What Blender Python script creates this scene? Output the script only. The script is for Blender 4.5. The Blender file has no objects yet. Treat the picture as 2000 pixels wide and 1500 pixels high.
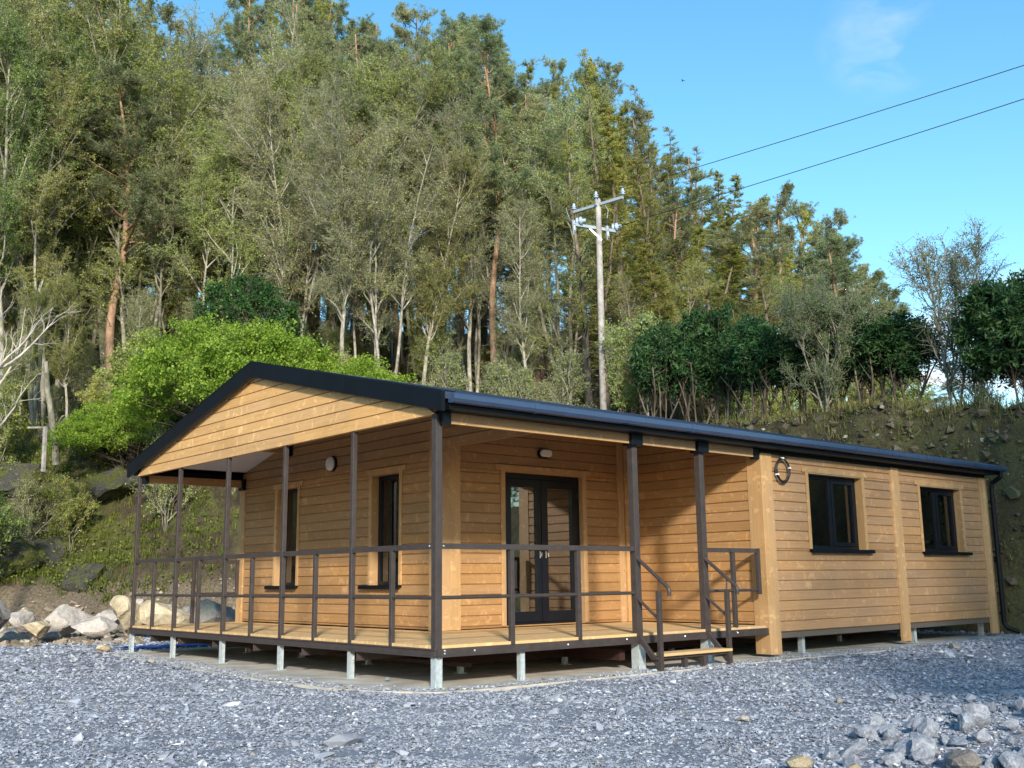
import bpy, math, random
import numpy as np
from mathutils import Vector, Matrix

# ------------------------------------------------------------------ camera, sky, sun, exposure
scene = bpy.context.scene
cam_data = bpy.data.cameras.new("camera")
cam = bpy.data.objects.new("camera", cam_data)
scene.collection.objects.link(cam)
CR = Vector((0.75839557, -0.65169572, -0.01135121)); CU = Vector((-0.1116319, -0.14702759, 0.9828129)); CF = Vector((0.64216391, 0.74409379, 0.18425511))
CP = Vector((-6.77098, -9.12517, 0.68161))
M = Matrix(((CR.x, CU.x, -CF.x, CP.x), (CR.y, CU.y, -CF.y, CP.y), (CR.z, CU.z, -CF.z, CP.z), (0, 0, 0, 1)))
cam.matrix_world = M
cam_data.sensor_width = 36.0
cam_data.lens = 36.0 * 2035.77 / 2000.0
cam_data.clip_start = 0.1
cam_data.clip_end = 6000
scene.camera = cam
scene.render.resolution_x = 1024
scene.render.resolution_y = 768

SUN_T = Vector((0.565, 0.825, -0.41)).normalized()          # the way the light travels
SUN_EL = math.asin(-SUN_T.z)
SUN_ROT = math.atan2(-SUN_T.x, -SUN_T.y)
world = bpy.data.worlds.new("World"); scene.world = world; world.use_nodes = True
wn = world.node_tree; wn.nodes.clear()
w_out = wn.nodes.new("ShaderNodeOutputWorld"); w_bg = wn.nodes.new("ShaderNodeBackground")
w_sky = wn.nodes.new("ShaderNodeTexSky"); w_sky.sky_type = 'NISHITA'; w_sky.sun_disc = False
w_sky.sun_elevation = SUN_EL; w_sky.sun_rotation = SUN_ROT
w_sky.air_density = 1.1; w_sky.dust_density = 0.3; w_sky.ozone_density = 2.0; w_sky.altitude = 100
w_bg.inputs[1].default_value = 0.11
# thin cloud in the sky: a wisp high on the right and a soft bank low behind the hill
w_tc = wn.nodes.new("ShaderNodeTexCoord")
def sky_cloud(direction, inner, outer, scale, amount, prev):
    d = Vector(direction).normalized()
    dot = wn.nodes.new("ShaderNodeVectorMath"); dot.operation = 'DOT_PRODUCT'; dot.inputs[1].default_value = d
    wn.links.new(w_tc.outputs['Generated'], dot.inputs[0])
    mr = wn.nodes.new("ShaderNodeMapRange"); mr.interpolation_type = 'SMOOTHSTEP'
    mr.inputs[1].default_value = math.cos(outer); mr.inputs[2].default_value = math.cos(inner)
    wn.links.new(dot.outputs['Value'], mr.inputs[0])
    mp = wn.nodes.new("ShaderNodeMapping"); mp.inputs['Scale'].default_value = (scale, scale, scale * 2.2)
    nz = wn.nodes.new("ShaderNodeTexNoise"); nz.inputs['Scale'].default_value = 1.0; nz.inputs['Detail'].default_value = 7; nz.inputs['Distortion'].default_value = 0.5
    wn.links.new(w_tc.outputs['Generated'], mp.inputs[0]); wn.links.new(mp.outputs[0], nz.inputs['Vector'])
    m2 = wn.nodes.new("ShaderNodeMapRange"); m2.inputs[1].default_value = 0.42; m2.inputs[2].default_value = 0.75
    wn.links.new(nz.outputs[0], m2.inputs[0])
    mu = wn.nodes.new("ShaderNodeMath"); mu.operation = 'MULTIPLY'; wn.links.new(mr.outputs[0], mu.inputs[0]); wn.links.new(m2.outputs[0], mu.inputs[1])
    mu2 = wn.nodes.new("ShaderNodeMath"); mu2.operation = 'MULTIPLY'; mu2.use_clamp = True; mu2.inputs[1].default_value = amount; wn.links.new(mu.outputs[0], mu2.inputs[0])
    mx = wn.nodes.new("ShaderNodeMixRGB"); mx.inputs[2].default_value = (8.0, 8.4, 8.8, 1)
    wn.links.new(mu2.outputs[0], mx.inputs[0]); wn.links.new(prev, mx.inputs[1])
    return mx.outputs[0]
# the air of this clear spring day: a touch more saturated than the plain sky model
w_hsv = wn.nodes.new("ShaderNodeHueSaturation"); w_hsv.inputs['Saturation'].default_value = 1.24
w_hsv.inputs['Hue'].default_value = 0.487; w_hsv.inputs['Value'].default_value = 1.88
wn.links.new(w_sky.outputs[0], w_hsv.inputs['Color'])
c1 = sky_cloud((0.785, 0.420, 0.456), 0.0, 0.058, 15, 0.30, w_hsv.outputs[0])
c2 = sky_cloud((0.904, 0.400, 0.153), 0.02, 0.12, 9, 2.2, c1)
wn.links.new(c2, w_bg.inputs[0]); wn.links.new(w_bg.outputs[0], w_out.inputs[0])

sun_data = bpy.data.lights.new("sun", 'SUN'); sun_data.energy = 4.6; sun_data.angle = math.radians(4.5); sun_data.color = (1.0, 0.92, 0.79)
sun = bpy.data.objects.new("sun", sun_data); scene.collection.objects.link(sun)
sun.rotation_euler = SUN_T.to_track_quat('-Z', 'Y').to_euler()
sun.location = (-20, -35, 25)
scene.view_settings.view_transform = 'Standard'; scene.view_settings.look = 'None'
scene.view_settings.exposure = 0.42; scene.view_settings.gamma = 1.0
scene.render.engine = 'CYCLES'
scene.cycles.max_bounces = 6; scene.cycles.diffuse_bounces = 3; scene.cycles.glossy_bounces = 3; scene.cycles.transmission_bounces = 4; scene.cycles.transparent_max_bounces = 8
scene.cycles.caustics_reflective = False; scene.cycles.caustics_refractive = False

COL = scene.collection

# ------------------------------------------------------------------ helpers
def link_obj(name, me, mat=None, parent=None):
    o = bpy.data.objects.new(name, me); COL.objects.link(o)
    if mat is not None and me is not None and hasattr(me, 'materials') and len(me.materials) == 0: me.materials.append(mat)
    if parent is not None: o.parent = parent
    return o
def tag(o, label=None, cat=None, group=None, kind=None):
    if label: o['label'] = label
    if cat: o['category'] = cat
    if group: o['group'] = group
    if kind: o['kind'] = kind
    return o
def empty(name, loc=(0, 0, 0), parent=None):
    o = bpy.data.objects.new(name, None); COL.objects.link(o); o.location = loc; o.empty_display_size = 0.2
    if parent is not None: o.parent = parent
    return o
def np_mesh(name, V, F, smooth=False, tint=None, mats=None, midx=None):
    """V (n,3); F a list of integer arrays, each (m,k)"""
    me = bpy.data.meshes.new(name)
    V = np.asarray(V, dtype=np.float32); me.vertices.add(len(V)); me.vertices.foreach_set('co', V.ravel())
    F = [np.asarray(f, dtype=np.int32) for f in F if len(f)]
    nl = sum(f.size for f in F); nf = sum(len(f) for f in F)
    me.loops.add(nl); me.polygons.add(nf)
    li = np.concatenate([f.ravel() for f in F]); me.loops.foreach_set('vertex_index', li)
    tot = np.concatenate([np.full(len(f), f.shape[1], dtype=np.int32) for f in F])
    st = np.zeros(nf, dtype=np.int32); st[1:] = np.cumsum(tot)[:-1]
    me.polygons.foreach_set('loop_start', st)
    try: me.polygons.foreach_set('loop_total', tot)
    except Exception: pass
    if mats:
        for m in mats: me.materials.append(m)
        if midx is not None: me.polygons.foreach_set('material_index', np.asarray(midx, dtype=np.int32))
    me.polygons.foreach_set('use_smooth', np.full(nf, smooth, dtype=bool))
    me.update(calc_edges=True)
    if tint is not None:
        a = me.attributes.new('tint', 'FLOAT', 'POINT'); a.data.foreach_set('value', np.asarray(tint, dtype=np.float32))
    return me

class MB:
    """collects boxes, bars and tubes and builds them as one mesh"""
    def __init__(s): s.v = []; s.f = []
    def add(s, vs, fs):
        b = len(s.v); s.v += [tuple(v) for v in vs]; s.f += [tuple(b + i for i in f) for f in fs]; return s
    def box(s, x0, x1, y0, y1, z0, z1):
        x0, x1 = sorted((x0, x1)); y0, y1 = sorted((y0, y1)); z0, z1 = sorted((z0, z1))
        v = [(x0, y0, z0), (x1, y0, z0), (x1, y1, z0), (x0, y1, z0), (x0, y0, z1), (x1, y0, z1), (x1, y1, z1), (x0, y1, z1)]
        return s.add(v, [(0, 3, 2, 1), (4, 5, 6, 7), (0, 1, 5, 4), (1, 2, 6, 5), (2, 3, 7, 6), (3, 0, 4, 7)])
    def bar(s, p0, p1, w, h, up=(0, 0, 1)):
        p0 = Vector(p0); p1 = Vector(p1); d = (p1 - p0).normalized(); u = Vector(up)
        sd = d.cross(u)
        if sd.length < 1e-3: sd = d.cross(Vector((0, 1, 0)))
        sd.normalize(); u = sd.cross(d).normalized()
        v = [p + sd * (a * w / 2) + u * (b * h / 2) for p in (p0, p1) for a, b in ((-1, -1), (1, -1), (1, 1), (-1, 1))]
        return s.add(v, [(0, 1, 2, 3), (7, 6, 5, 4), (0, 4, 5, 1), (1, 5, 6, 2), (2, 6, 7, 3), (3, 7, 4, 0)])
    def tube(s, pts, r, n=10, cap=True):
        pts = [Vector(p) for p in pts]; rr = r if isinstance(r, (list, tuple)) else [r] * len(pts)
        b = len(s.v); prev = None
        for i, p in enumerate(pts):
            d = (pts[min(i + 1, len(pts) - 1)] - pts[max(i - 1, 0)]).normalized()
            if prev is None:
                a = d.orthogonal().normalized()
            else:
                a = (prev - d * prev.dot(d)).normalized()
            prev = a; c = d.cross(a)
            for k in range(n):
                t = 2 * math.pi * k / n; q = p + (a * math.cos(t) + c * math.sin(t)) * rr[i]; s.v.append(tuple(q))
        for i in range(len(pts) - 1):
            for k in range(n):
                k2 = (k + 1) % n; s.f.append((b + i * n + k, b + i * n + k2, b + (i + 1) * n + k2, b + (i + 1) * n + k))
        if cap:
            s.f.append(tuple(b + k for k in reversed(range(n)))); e = b + (len(pts) - 1) * n; s.f.append(tuple(e + k for k in range(n)))
        return s
    def lathe(s, c, axis, prof, n=16):
        """prof: list of (radius, distance along axis)"""
        c = Vector(c); ax = Vector(axis).normalized(); a = ax.orthogonal().normalized(); d = ax.cross(a); b = len(s.v)
        for r, t in prof:
            for k in range(n):
                th = 2 * math.pi * k / n; s.v.append(tuple(c + ax * t + (a * math.cos(th) + d * math.sin(th)) * r))
        for i in range(len(prof) - 1):
            for k in range(n):
                k2 = (k + 1) % n; s.f.append((b + i * n + k, b + i * n + k2, b + (i + 1) * n + k2, b + (i + 1) * n + k))
        s.f.append(tuple(b + k for k in reversed(range(n)))); e = b + (len(prof) - 1) * n; s.f.append(tuple(e + k for k in range(n)))
        return s
    def prism(s, poly, t, axis='x', base=0.0):
        """poly in the two other axes, extruded from base to base+t along axis"""
        n = len(poly)
        def P(a, b, c): return {'x': (c, a, b), 'y': (a, c, b), 'z': (a, b, c)}[axis]
        v = [P(a, b, base) for a, b in poly] + [P(a, b, base + t) for a, b in poly]
        f = [tuple(reversed(range(n))), tuple(range(n, 2 * n))] + [(i, (i + 1) % n, n + (i + 1) % n, n + i) for i in range(n)]
        return s.add(v, f)
    def build(s, name, mat, parent=None, smooth=False, bevel=0.0):
        me = bpy.data.meshes.new(name); me.from_pydata(s.v, [], s.f); me.update()
        if smooth: me.polygons.foreach_set('use_smooth', [True] * len(me.polygons))
        o = link_obj(name, me, mat, parent)
        if bevel:
            m = o.modifiers.new('bevel', 'BEVEL'); m.width = bevel; m.segments = 2; m.limit_method = 'ANGLE'
        return o

# ------------------------------------------------------------------ materials
def new_mat(name):
    m = bpy.data.materials.new(name); m.use_nodes = True; nt = m.node_tree; nt.nodes.clear()
    out = nt.nodes.new("ShaderNodeOutputMaterial"); b = nt.nodes.new("ShaderNodeBsdfPrincipled"); nt.links.new(b.outputs[0], out.inputs[0])
    return m, nt, b, out
class N:
    """short-hand for wiring nodes"""
    def __init__(s, nt): s.nt = nt
    def n(s, t, **kw):
        x = s.nt.nodes.new("ShaderNode" + t)
        for k, v in kw.items(): setattr(x, k, v)
        return x
    def l(s, a, b): s.nt.links.new(a, b)
    def math(s, op, a, b=None, c=None, clamp=False):
        x = s.n("Math", operation=op, use_clamp=clamp)
        for i, v in enumerate((a, b, c)):
            if v is None: continue
            if isinstance(v, (int, float)): x.inputs[i].default_value = v
            else: s.l(v, x.inputs[i])
        return x.outputs[0]
    def rng(s, v, a, b, c=0.0, d=1.0, smooth=False):
        x = s.n("MapRange"); s.l(v, x.inputs[0])
        if smooth: x.interpolation_type = 'SMOOTHSTEP'
        for i, q in enumerate((a, b, c, d)): x.inputs[i + 1].default_value = q
        return x.outputs[0]
    def noise(s, vec, scale, detail=4, rough=0.55, dist=0.0, color=False):
        x = s.n("TexNoise"); x.inputs['Scale'].default_value = scale; x.inputs['Detail'].default_value = detail; x.inputs['Roughness'].default_value = rough; x.inputs['Distortion'].default_value = dist
        if vec is not None: s.l(vec, x.inputs['Vector'])
        return x.outputs[1 if color else 0]
    def ramp(s, v, stops):
        x = s.n("ValToRGB"); e = x.color_ramp.elements
        while len(e) < len(stops): e.new(0.5)
        for i, (p, c) in enumerate(stops): e[i].position = p; e[i].color = (c[0], c[1], c[2], 1)
        s.l(v, x.inputs[0]); return x.outputs[0]
    def mix(s, f, a, b, mode='MIX'):
        x = s.n("MixRGB", blend_type=mode)
        for i, v in enumerate((f, a, b)):
            if isinstance(v, (int, float)): x.inputs[i].default_value = v
            elif isinstance(v, tuple): x.inputs[i].default_value = (v[0], v[1], v[2], 1)
            else: s.l(v, x.inputs[i])
        return x.outputs[0]
    def xyz(s, x=0.0, y=0.0, z=0.0):
        c = s.n("CombineXYZ")
        for i, v in enumerate((x, y, z)):
            if isinstance(v, (int, float)): c.inputs[i].default_value = v
            else: s.l(v, c.inputs[i])
        return c.outputs[0]
    def bump(s, h, strength, dist=0.01):
        b = s.n("Bump"); b.inputs['Strength'].default_value = strength; b.inputs['Distance'].default_value = dist; s.l(h, b.inputs['Height']); return b.outputs[0]

def timber(name, light, mid, dark, mode='horizontal', z0=-0.10, pitch=0.144, rough=0.6, knots=1.0, wet=0.0, grey=0.0):
    """stained softwood. mode: horizontal boards stacked in z, vertical boards, deck boards laid along x"""
    m, nt, b, out = new_mat(name); q = N(nt)
    tc = q.n("TexCoord"); sp = q.n("SeparateXYZ"); q.l(tc.outputs['Object'], sp.inputs[0]); X, Y, Z = sp.outputs
    if mode == 'horizontal': al = q.math('ADD', X, Y); ac = Z; idx = q.math('FLOOR', q.math('DIVIDE', q.math('SUBTRACT', Z, z0), pitch))
    elif mode == 'vertical': al = Z; ac = q.math('ADD', X, q.math('MULTIPLY', Y, 1.013)); idx = q.math('FLOOR', q.math('DIVIDE', ac, 0.16))
    else: al = X; ac = Y; idx = q.math('FLOOR', q.math('DIVIDE', q.math('SUBTRACT', Y, z0), pitch))
    seg = q.math('FLOOR', q.math('DIVIDE', q.math('ADD', al, q.math('MULTIPLY', idx, 1.37)), 3.1))
    wnz = q.n("TexWhiteNoise", noise_dimensions='2D'); q.l(q.xyz(idx, seg), wnz.inputs['Vector']); rnd = wnz.outputs['Value']
    off = q.math('MULTIPLY', rnd, 37.0)
    gv = q.xyz(q.math('ADD', q.math('MULTIPLY', al, 1.1), off), q.math('MULTIPLY', ac, 34.0), idx)
    g1 = q.noise(gv, 1.0, 5, 0.6, 0.7)
    gv2 = q.xyz(q.math('ADD', q.math('MULTIPLY', al, 2.2), off), q.math('MULTIPLY', ac, 150.0), idx)
    g2 = q.noise(gv2, 1.0, 3, 0.6)
    # cathedral figure: rings bent by a slow noise
    bend = q.noise(q.xyz(q.math('ADD', q.math('MULTIPLY', al, 0.9), off), q.math('MULTIPLY', ac, 3.0), idx), 1.0, 3, 0.5)
    ring = q.math('ABSOLUTE', q.math('SINE', q.math('ADD', q.math('MULTIPLY', bend, 34.0), q.math('MULTIPLY', ac, 60.0))))
    base = q.mix(q.rng(g1, 0.3, 0.75), mid, light)
    base = q.mix(q.math('MULTIPLY', q.rng(ring, 0.0, 0.35, 1.0, 0.0), 0.16), base, dark)
    base = q.mix(q.math('MULTIPLY', q.rng(g2, 0.52, 0.75), 0.30), base, dark)
    # paler flashes across the boards, as mill marks and chatter leave
    fl = q.noise(q.xyz(q.math('ADD', q.math('MULTIPLY', al, 7.0), off), q.math('MULTIPLY', ac, 5.0), idx), 1.0, 4, 0.6, 1.2)
    base = q.mix(q.rng(fl, 0.56, 0.66, 0, 0.5, True), base, tuple(min(1, c * 1.45) for c in light))
    # weathered blotches
    bl = q.noise(q.xyz(q.math('MULTIPLY', al, 0.7), q.math('MULTIPLY', ac, 1.2), 0.0), 1.0, 5, 0.6)
    base = q.mix(q.rng(bl, 0.5, 0.72, 0, 0.28, True), base, dark)
    hs = q.n("HueSaturation"); q.l(base, hs.inputs['Color'])
    q.l(q.rng(rnd, 0, 1, 0.89, 1.10), hs.inputs['Value']); q.l(q.rng(wnz.outputs['Color'], 0, 1, 0.94, 1.05), hs.inputs['Saturation'])
    hs.inputs['Hue'].default_value = 0.5
    col = hs.outputs[0]
    if knots:
        vo = q.n("TexVoronoi"); vo.inputs['Scale'].default_value = 1.0
        q.l(q.xyz(q.math('ADD', q.math('MULTIPLY', al, 3.1), off), q.math('MULTIPLY', ac, 6.9), idx), vo.inputs['Vector'])
        pick = q.rng(vo.outputs['Color'], 0.0, 0.62, 1.0, 0.0)
        k = q.math('MULTIPLY', q.rng(vo.outputs['Distance'], 0.03, 0.11, 1.0, 0.0, True), q.math('GREATER_THAN', pick, 0.35))
        halo = q.math('MULTIPLY', q.rng(vo.outputs['Distance'], 0.08, 0.32, 1.0, 0.0, True), q.math('GREATER_THAN', pick, 0.35))
        col = q.mix(q.math('MULTIPLY', halo, 0.35 * knots), col, tuple(min(1, c * 1.2) for c in light))
        col = q.mix(q.math('MULTIPLY', k, 0.65 * knots), col, tuple(c * 0.45 for c in dark))
    if grey: col = q.mix(q.rng(bl, 0.35, 0.65, 0, grey), col, (0.30, 0.28, 0.25))
    q.l(col, b.inputs['Base Color']); b.inputs['Roughness'].default_value = rough
    q.l(q.bump(q.math('ADD', g1, q.math('MULTIPLY', g2, 0.5)), 0.35, 0.004), b.inputs['Normal'])
    return m
def plain(name, col, rough=0.5, metal=0.0, var=0.12, scale=6.0, bump=0.0, spec=None, bscale=60):
    m, nt, b, out = new_mat(name); q = N(nt); tc = q.n("TexCoord")
    nz = q.noise(tc.outputs['Object'], scale, 6, 0.62)
    c = q.mix(q.rng(nz, 0.3, 0.7), tuple(x * (1 - var) for x in col), tuple(min(1, x * (1 + var)) for x in col))
    q.l(c, b.inputs['Base Color']); b.inputs['Metallic'].default_value = metal
    q.l(q.rng(nz, 0.3, 0.7, max(0.02, rough - 0.08), min(1, rough + 0.1)), b.inputs['Roughness'])
    if spec is not None: b.inputs['Specular IOR Level'].default_value = spec
    if bump: q.l(q.bump(q.noise(tc.outputs['Object'], bscale, 4), bump, 0.004), b.inputs['Normal'])
    return m
MAT = {}
MAT['gable_wood'] = timber('sunlit_stained_gable_boards', (0.62, 0.375, 0.155), (0.51, 0.285, 0.108), (0.30, 0.15, 0.05), z0=2.48)  # same stain as the walls; sunlit brightness is put into this paler colour
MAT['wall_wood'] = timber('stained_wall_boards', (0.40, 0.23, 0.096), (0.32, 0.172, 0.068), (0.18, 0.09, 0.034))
MAT['front_wood'] = timber('stained_front_boards', (0.43, 0.25, 0.113), (0.345, 0.19, 0.083), (0.205, 0.105, 0.042), grey=0.14)
MAT['trim_wood'] = timber('stained_trim_boards', (0.50, 0.31, 0.148), (0.42, 0.25, 0.110), (0.28, 0.15, 0.06), mode='vertical')
MAT['fascia_wood'] = timber('stained_fascia_board', (0.46, 0.28, 0.13), (0.36, 0.21, 0.095), (0.2, 0.11, 0.05), z0=2.2, pitch=0.6)
MAT['deck_wood'] = timber('pale_deck_boards', (0.66, 0.44, 0.215), (0.57, 0.365, 0.165), (0.40, 0.235, 0.10), mode='deck', z0=0.0, pitch=0.1417, knots=0.6, rough=0.75)
MAT['brown_steel'] = plain('brown_painted_steel', (0.050, 0.039, 0.036), 0.42, 0.0, 0.2, 9)
MAT['galvanised'] = plain('galvanised_steel', (0.50, 0.56, 0.58), 0.42, 0.35, 0.16, 22)
MAT['red_steel'] = plain('red_oxide_steel', (0.03, 0.008, 0.007), 0.8, 0, 0.3, 4)
MAT['black_trim'] = plain('anthracite_trim', (0.0035, 0.0055, 0.009), 0.45, 0, 0.15, 3, spec=0.2)
MAT['roof'] = plain('dark_blue_grey_roof_sheet', (0.028, 0.045, 0.082), 0.36, 0.0, 0.2, 3, spec=0.6)
MAT['gutter'] = plain('dark_blue_grey_gutter', (0.034, 0.058, 0.115), 0.30, 0.0, 0.12, 3, spec=0.6)
MAT['frame'] = plain('black_window_frame', (0.004, 0.006, 0.011), 0.35, 0, 0.1, 5, spec=0.3)
MAT['white_panel'] = plain('white_soffit_panel', (0.72, 0.72, 0.72), 0.5, 0, 0.04, 3)
MAT['opal'] = plain('opal_lamp_cover', (0.80, 0.79, 0.76), 0.35, 0, 0.03, 5)
MAT['silver'] = plain('silver_handle', (0.62, 0.62, 0.62), 0.25, 0.8, 0.05, 9)
MAT['cable'] = plain('black_cable', (0.012, 0.012, 0.013), 0.5, 0, 0.1, 9)
MAT['curtain'] = plain('brown_curtain', (0.22, 0.17, 0.13), 0.9, 0, 0.2, 5)
MAT['interior'] = plain('dim_inner_lining', (0.10, 0.085, 0.07), 0.9, 0, 0.1, 2)
MAT['concrete'] = plain('pale_concrete', (0.44, 0.405, 0.345), 0.95, 0, 0.35, 2.4, 0.8)
MAT['tarp'] = plain('blue_tarpaulin', (0.010, 0.10, 0.42), 0.45, 0, 0.25, 7)
MAT['pole_wood'] = plain('weathered_pole_wood', (0.34, 0.31, 0.285), 0.85, 0, 0.4, 5, 0.5, bscale=25)
MAT['pole_steel'] = plain('pole_galvanised_steel', (0.42, 0.46, 0.50), 0.4, 0.4, 0.1, 8)
MAT['glass_insulator'] = plain('blue_grey_porcelain', (0.36, 0.45, 0.55), 0.2, 0, 0.15, 8)
MAT['wire'] = plain('dark_wire', (0.03, 0.032, 0.035), 0.5, 0.3, 0.1, 3)
def glass_mat(name='window_glass', ior=2.0):
    m, nt, b, out = new_mat(name); q = N(nt)
    tr = q.n("BsdfTransparent"); tr.inputs[0].default_value = (0.42, 0.47, 0.50, 1); gl = q.n("BsdfGlossy"); gl.inputs['Roughness'].default_value = 0.012; gl.inputs[0].default_value = (0.9, 0.95, 1, 1)
    fr = q.n("Fresnel"); fr.inputs[0].default_value = ior
    mx = q.n("MixShader"); q.l(fr.outputs[0], mx.inputs[0]); q.l(tr.outputs[0], mx.inputs[1]); q.l(gl.outputs[0], mx.inputs[2]); q.l(mx.outputs[0], out.inputs[0])
    tc = q.n("TexCoord"); bp = q.bump(q.noise(tc.outputs['Object'], 1.3, 2), 0.05, 0.02); q.l(bp, gl.inputs['Normal'])
    return m
MAT['glass'] = glass_mat(); MAT['door_glass'] = glass_mat('door_glass', 3.4)

# ------------------------------------------------------------------ terrain
TOE = np.array([(-60, 12), (-30, 15), (-8, 18.8), (0.3, 18.6), (3.6, 15.9), (6.5, 12.8), (11.5, 11.2), (13.3, 9.2), (13.9, 5.5), (13.8, 0.5), (13.9, -3.5), (16, -10), (24, -24), (40, -50)], float)
def smooth(t): t = np.clip(t, 0, 1); return t * t * (3 - 2 * t)
def toe_dist(x, y):
    """signed distance from the foot of the slope, uphill positive"""
    best = np.full(x.shape, 1e9); sg = np.zeros(x.shape)
    for a, b in zip(TOE[:-1], TOE[1:]):
        d = b - a; L2 = d @ d; t = np.clip(((x - a[0]) * d[0] + (y - a[1]) * d[1]) / L2, 0, 1)
        px = x - (a[0] + t * d[0]); py = y - (a[1] + t * d[1]); dist = np.hypot(px, py); side = d[0] * py - d[1] * px
        m = dist < best - 1e-9; best = np.where(m, dist, best); sg = np.where(m, np.sign(side), sg)
    return best * sg
def wob(x, y, f, seed=0.0):
    return (np.sin(x * f + 1.3 + seed) * np.cos(y * f * 1.13 + .7 * seed) + 0.55 * np.sin(x * f * 2.31 + y * f * 1.7 + 2.1 + seed) + 0.35 * np.cos(x * f * 4.1 - y * f * 3.7 + seed * 2) + 0.22 * np.sin(x * f * 8.3 + y * f * 7.1 + seed)) / 2.1
def hill_z(x, y):
    x = np.asarray(x, float); y = np.asarray(y, float)
    s = toe_dist(x, y) + (0.25 + 0.3 * smooth((7.5 - x) / 9.0)) * wob(x, y, 0.9)
    L = smooth((7.5 - x) / 9.0)
    wid = 1.75 * (1 - L) + 9.0 * L; H = 5.02 * (1 - L) + 6.1 * L
    H = H - 0.55 * smooth((4.5 - y) / 6) * (1 - L) 
    k = np.clip(s / wid, 0, 1); prof = H * ((smooth(k) * 0.45 + k * 0.55) * (1 - L) + L * (0.5 * k + 0.5 * k ** 0.62))
    t = np.clip(s - wid, 0, None)
    rise = smooth((y - (4.0 + (x - 17) * 0.72)) / 8.0)
    far = 0.10 * t * rise + 0.42 * np.clip(t - 7, 0, 45) * rise * (0.55 + 0.45 * smooth((30 - x) / 25))
    fall = -0.05 * t * (1 - rise)
    rough = 0.30 * wob(x, y, 1.7, 3.0) * smooth(s / 1.5) * smooth((wid + 2 - s) / 2) + 0.22 * wob(x, y, 0.5, 1.0) * smooth(s / 4) + 0.10 * wob(x, y, 4.7, 5.0) * smooth(s / 1.0) + (0.10 * wob(x, y, 6.3, 8.0) + 0.06 * wob(x, y, 12.7, 3.0)) * smooth(s / 0.5)
    return -0.47 + prof + far + fall + rough - np.where(s < 0, 0.25 * np.clip(-s, 0, 3), 0)
def hz(x, y): return float(hill_z(np.array([x]), np.array([y]))[0])
def ground_z(x, y):
    x = np.asarray(x, float); y = np.asarray(y, float)
    return -0.455 + 0.022 * wob(x, y, 1.1, 2.0) + 0.012 * wob(x, y, 3.7, 1.0) + 0.07 * np.exp(-((x - 10.5) ** 2 / 9 + (y + 2.4) ** 2 / 3)) + 0.10 * np.exp(-((x - 2.2) ** 2 / 5 + (y + 5.6) ** 2 / 1.4))
def gz(x, y): return float(ground_z(np.array([x]), np.array([y]))[0])

def grid_mesh(name, xs, ys, fz, mat, keep=None, smooth_=True):
    X, Y = np.meshgrid(xs, ys); Z = fz(X, Y); V = np.stack([X.ravel(), Y.ravel(), Z.ravel()], 1)
    nx, ny = len(xs), len(ys); i = np.arange(nx - 1)[None, :] + nx * np.arange(ny - 1)[:, None]; i = i.ravel()
    F = np.stack([i, i + 1, i + 1 + nx, i + nx], 1)
    if keep is not None:
        k = keep(X, Y).ravel(); F = F[k[F].all(1)]
        u, inv = np.unique(F, return_inverse=True); V = V[u]; F = inv.reshape(F.shape)
    me = np_mesh(name, V, [F], smooth_); return link_obj(name, me, mat)

def ground_mat():
    m, nt, b, out = new_mat('crushed_slate_ground'); q = N(nt); tc = q.n("TexCoord"); P = tc.outputs['Object']
    big = q.noise(P, 0.35, 5, 0.6); fine = q.noise(P, 90, 6, 0.78)
    vo = q.n("TexVoronoi"); vo.inputs['Scale'].default_value = 34; q.l(P, vo.inputs['Vector'])
    c = q.ramp(q.math('ADD', q.math('MULTIPLY', fine, 0.6), q.math('MULTIPLY', vo.outputs['Color'], 0.4)), [(0.25, (0.10, 0.108, 0.13)), (0.5, (0.20, 0.215, 0.255)), (0.72, (0.36, 0.385, 0.44))])
    c = q.mix(q.rng(big, 0.42, 0.62, 0, 0.6, True), c, (0.31, 0.33, 0.375))
    far = q.n("VectorMath", operation='LENGTH'); q.l(P, far.inputs[0])
    c = q.mix(q.rng(far.outputs['Value'], 45, 90), c, (0.09, 0.10, 0.045))
    q.l(c, b.inputs['Base Color']); b.inputs['Roughness'].default_value = 0.9
    q.l(q.bump(q.math('ADD', fine, vo.outputs['Distance']), 0.9, 0.02), b.inputs['Normal']); return m
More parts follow.
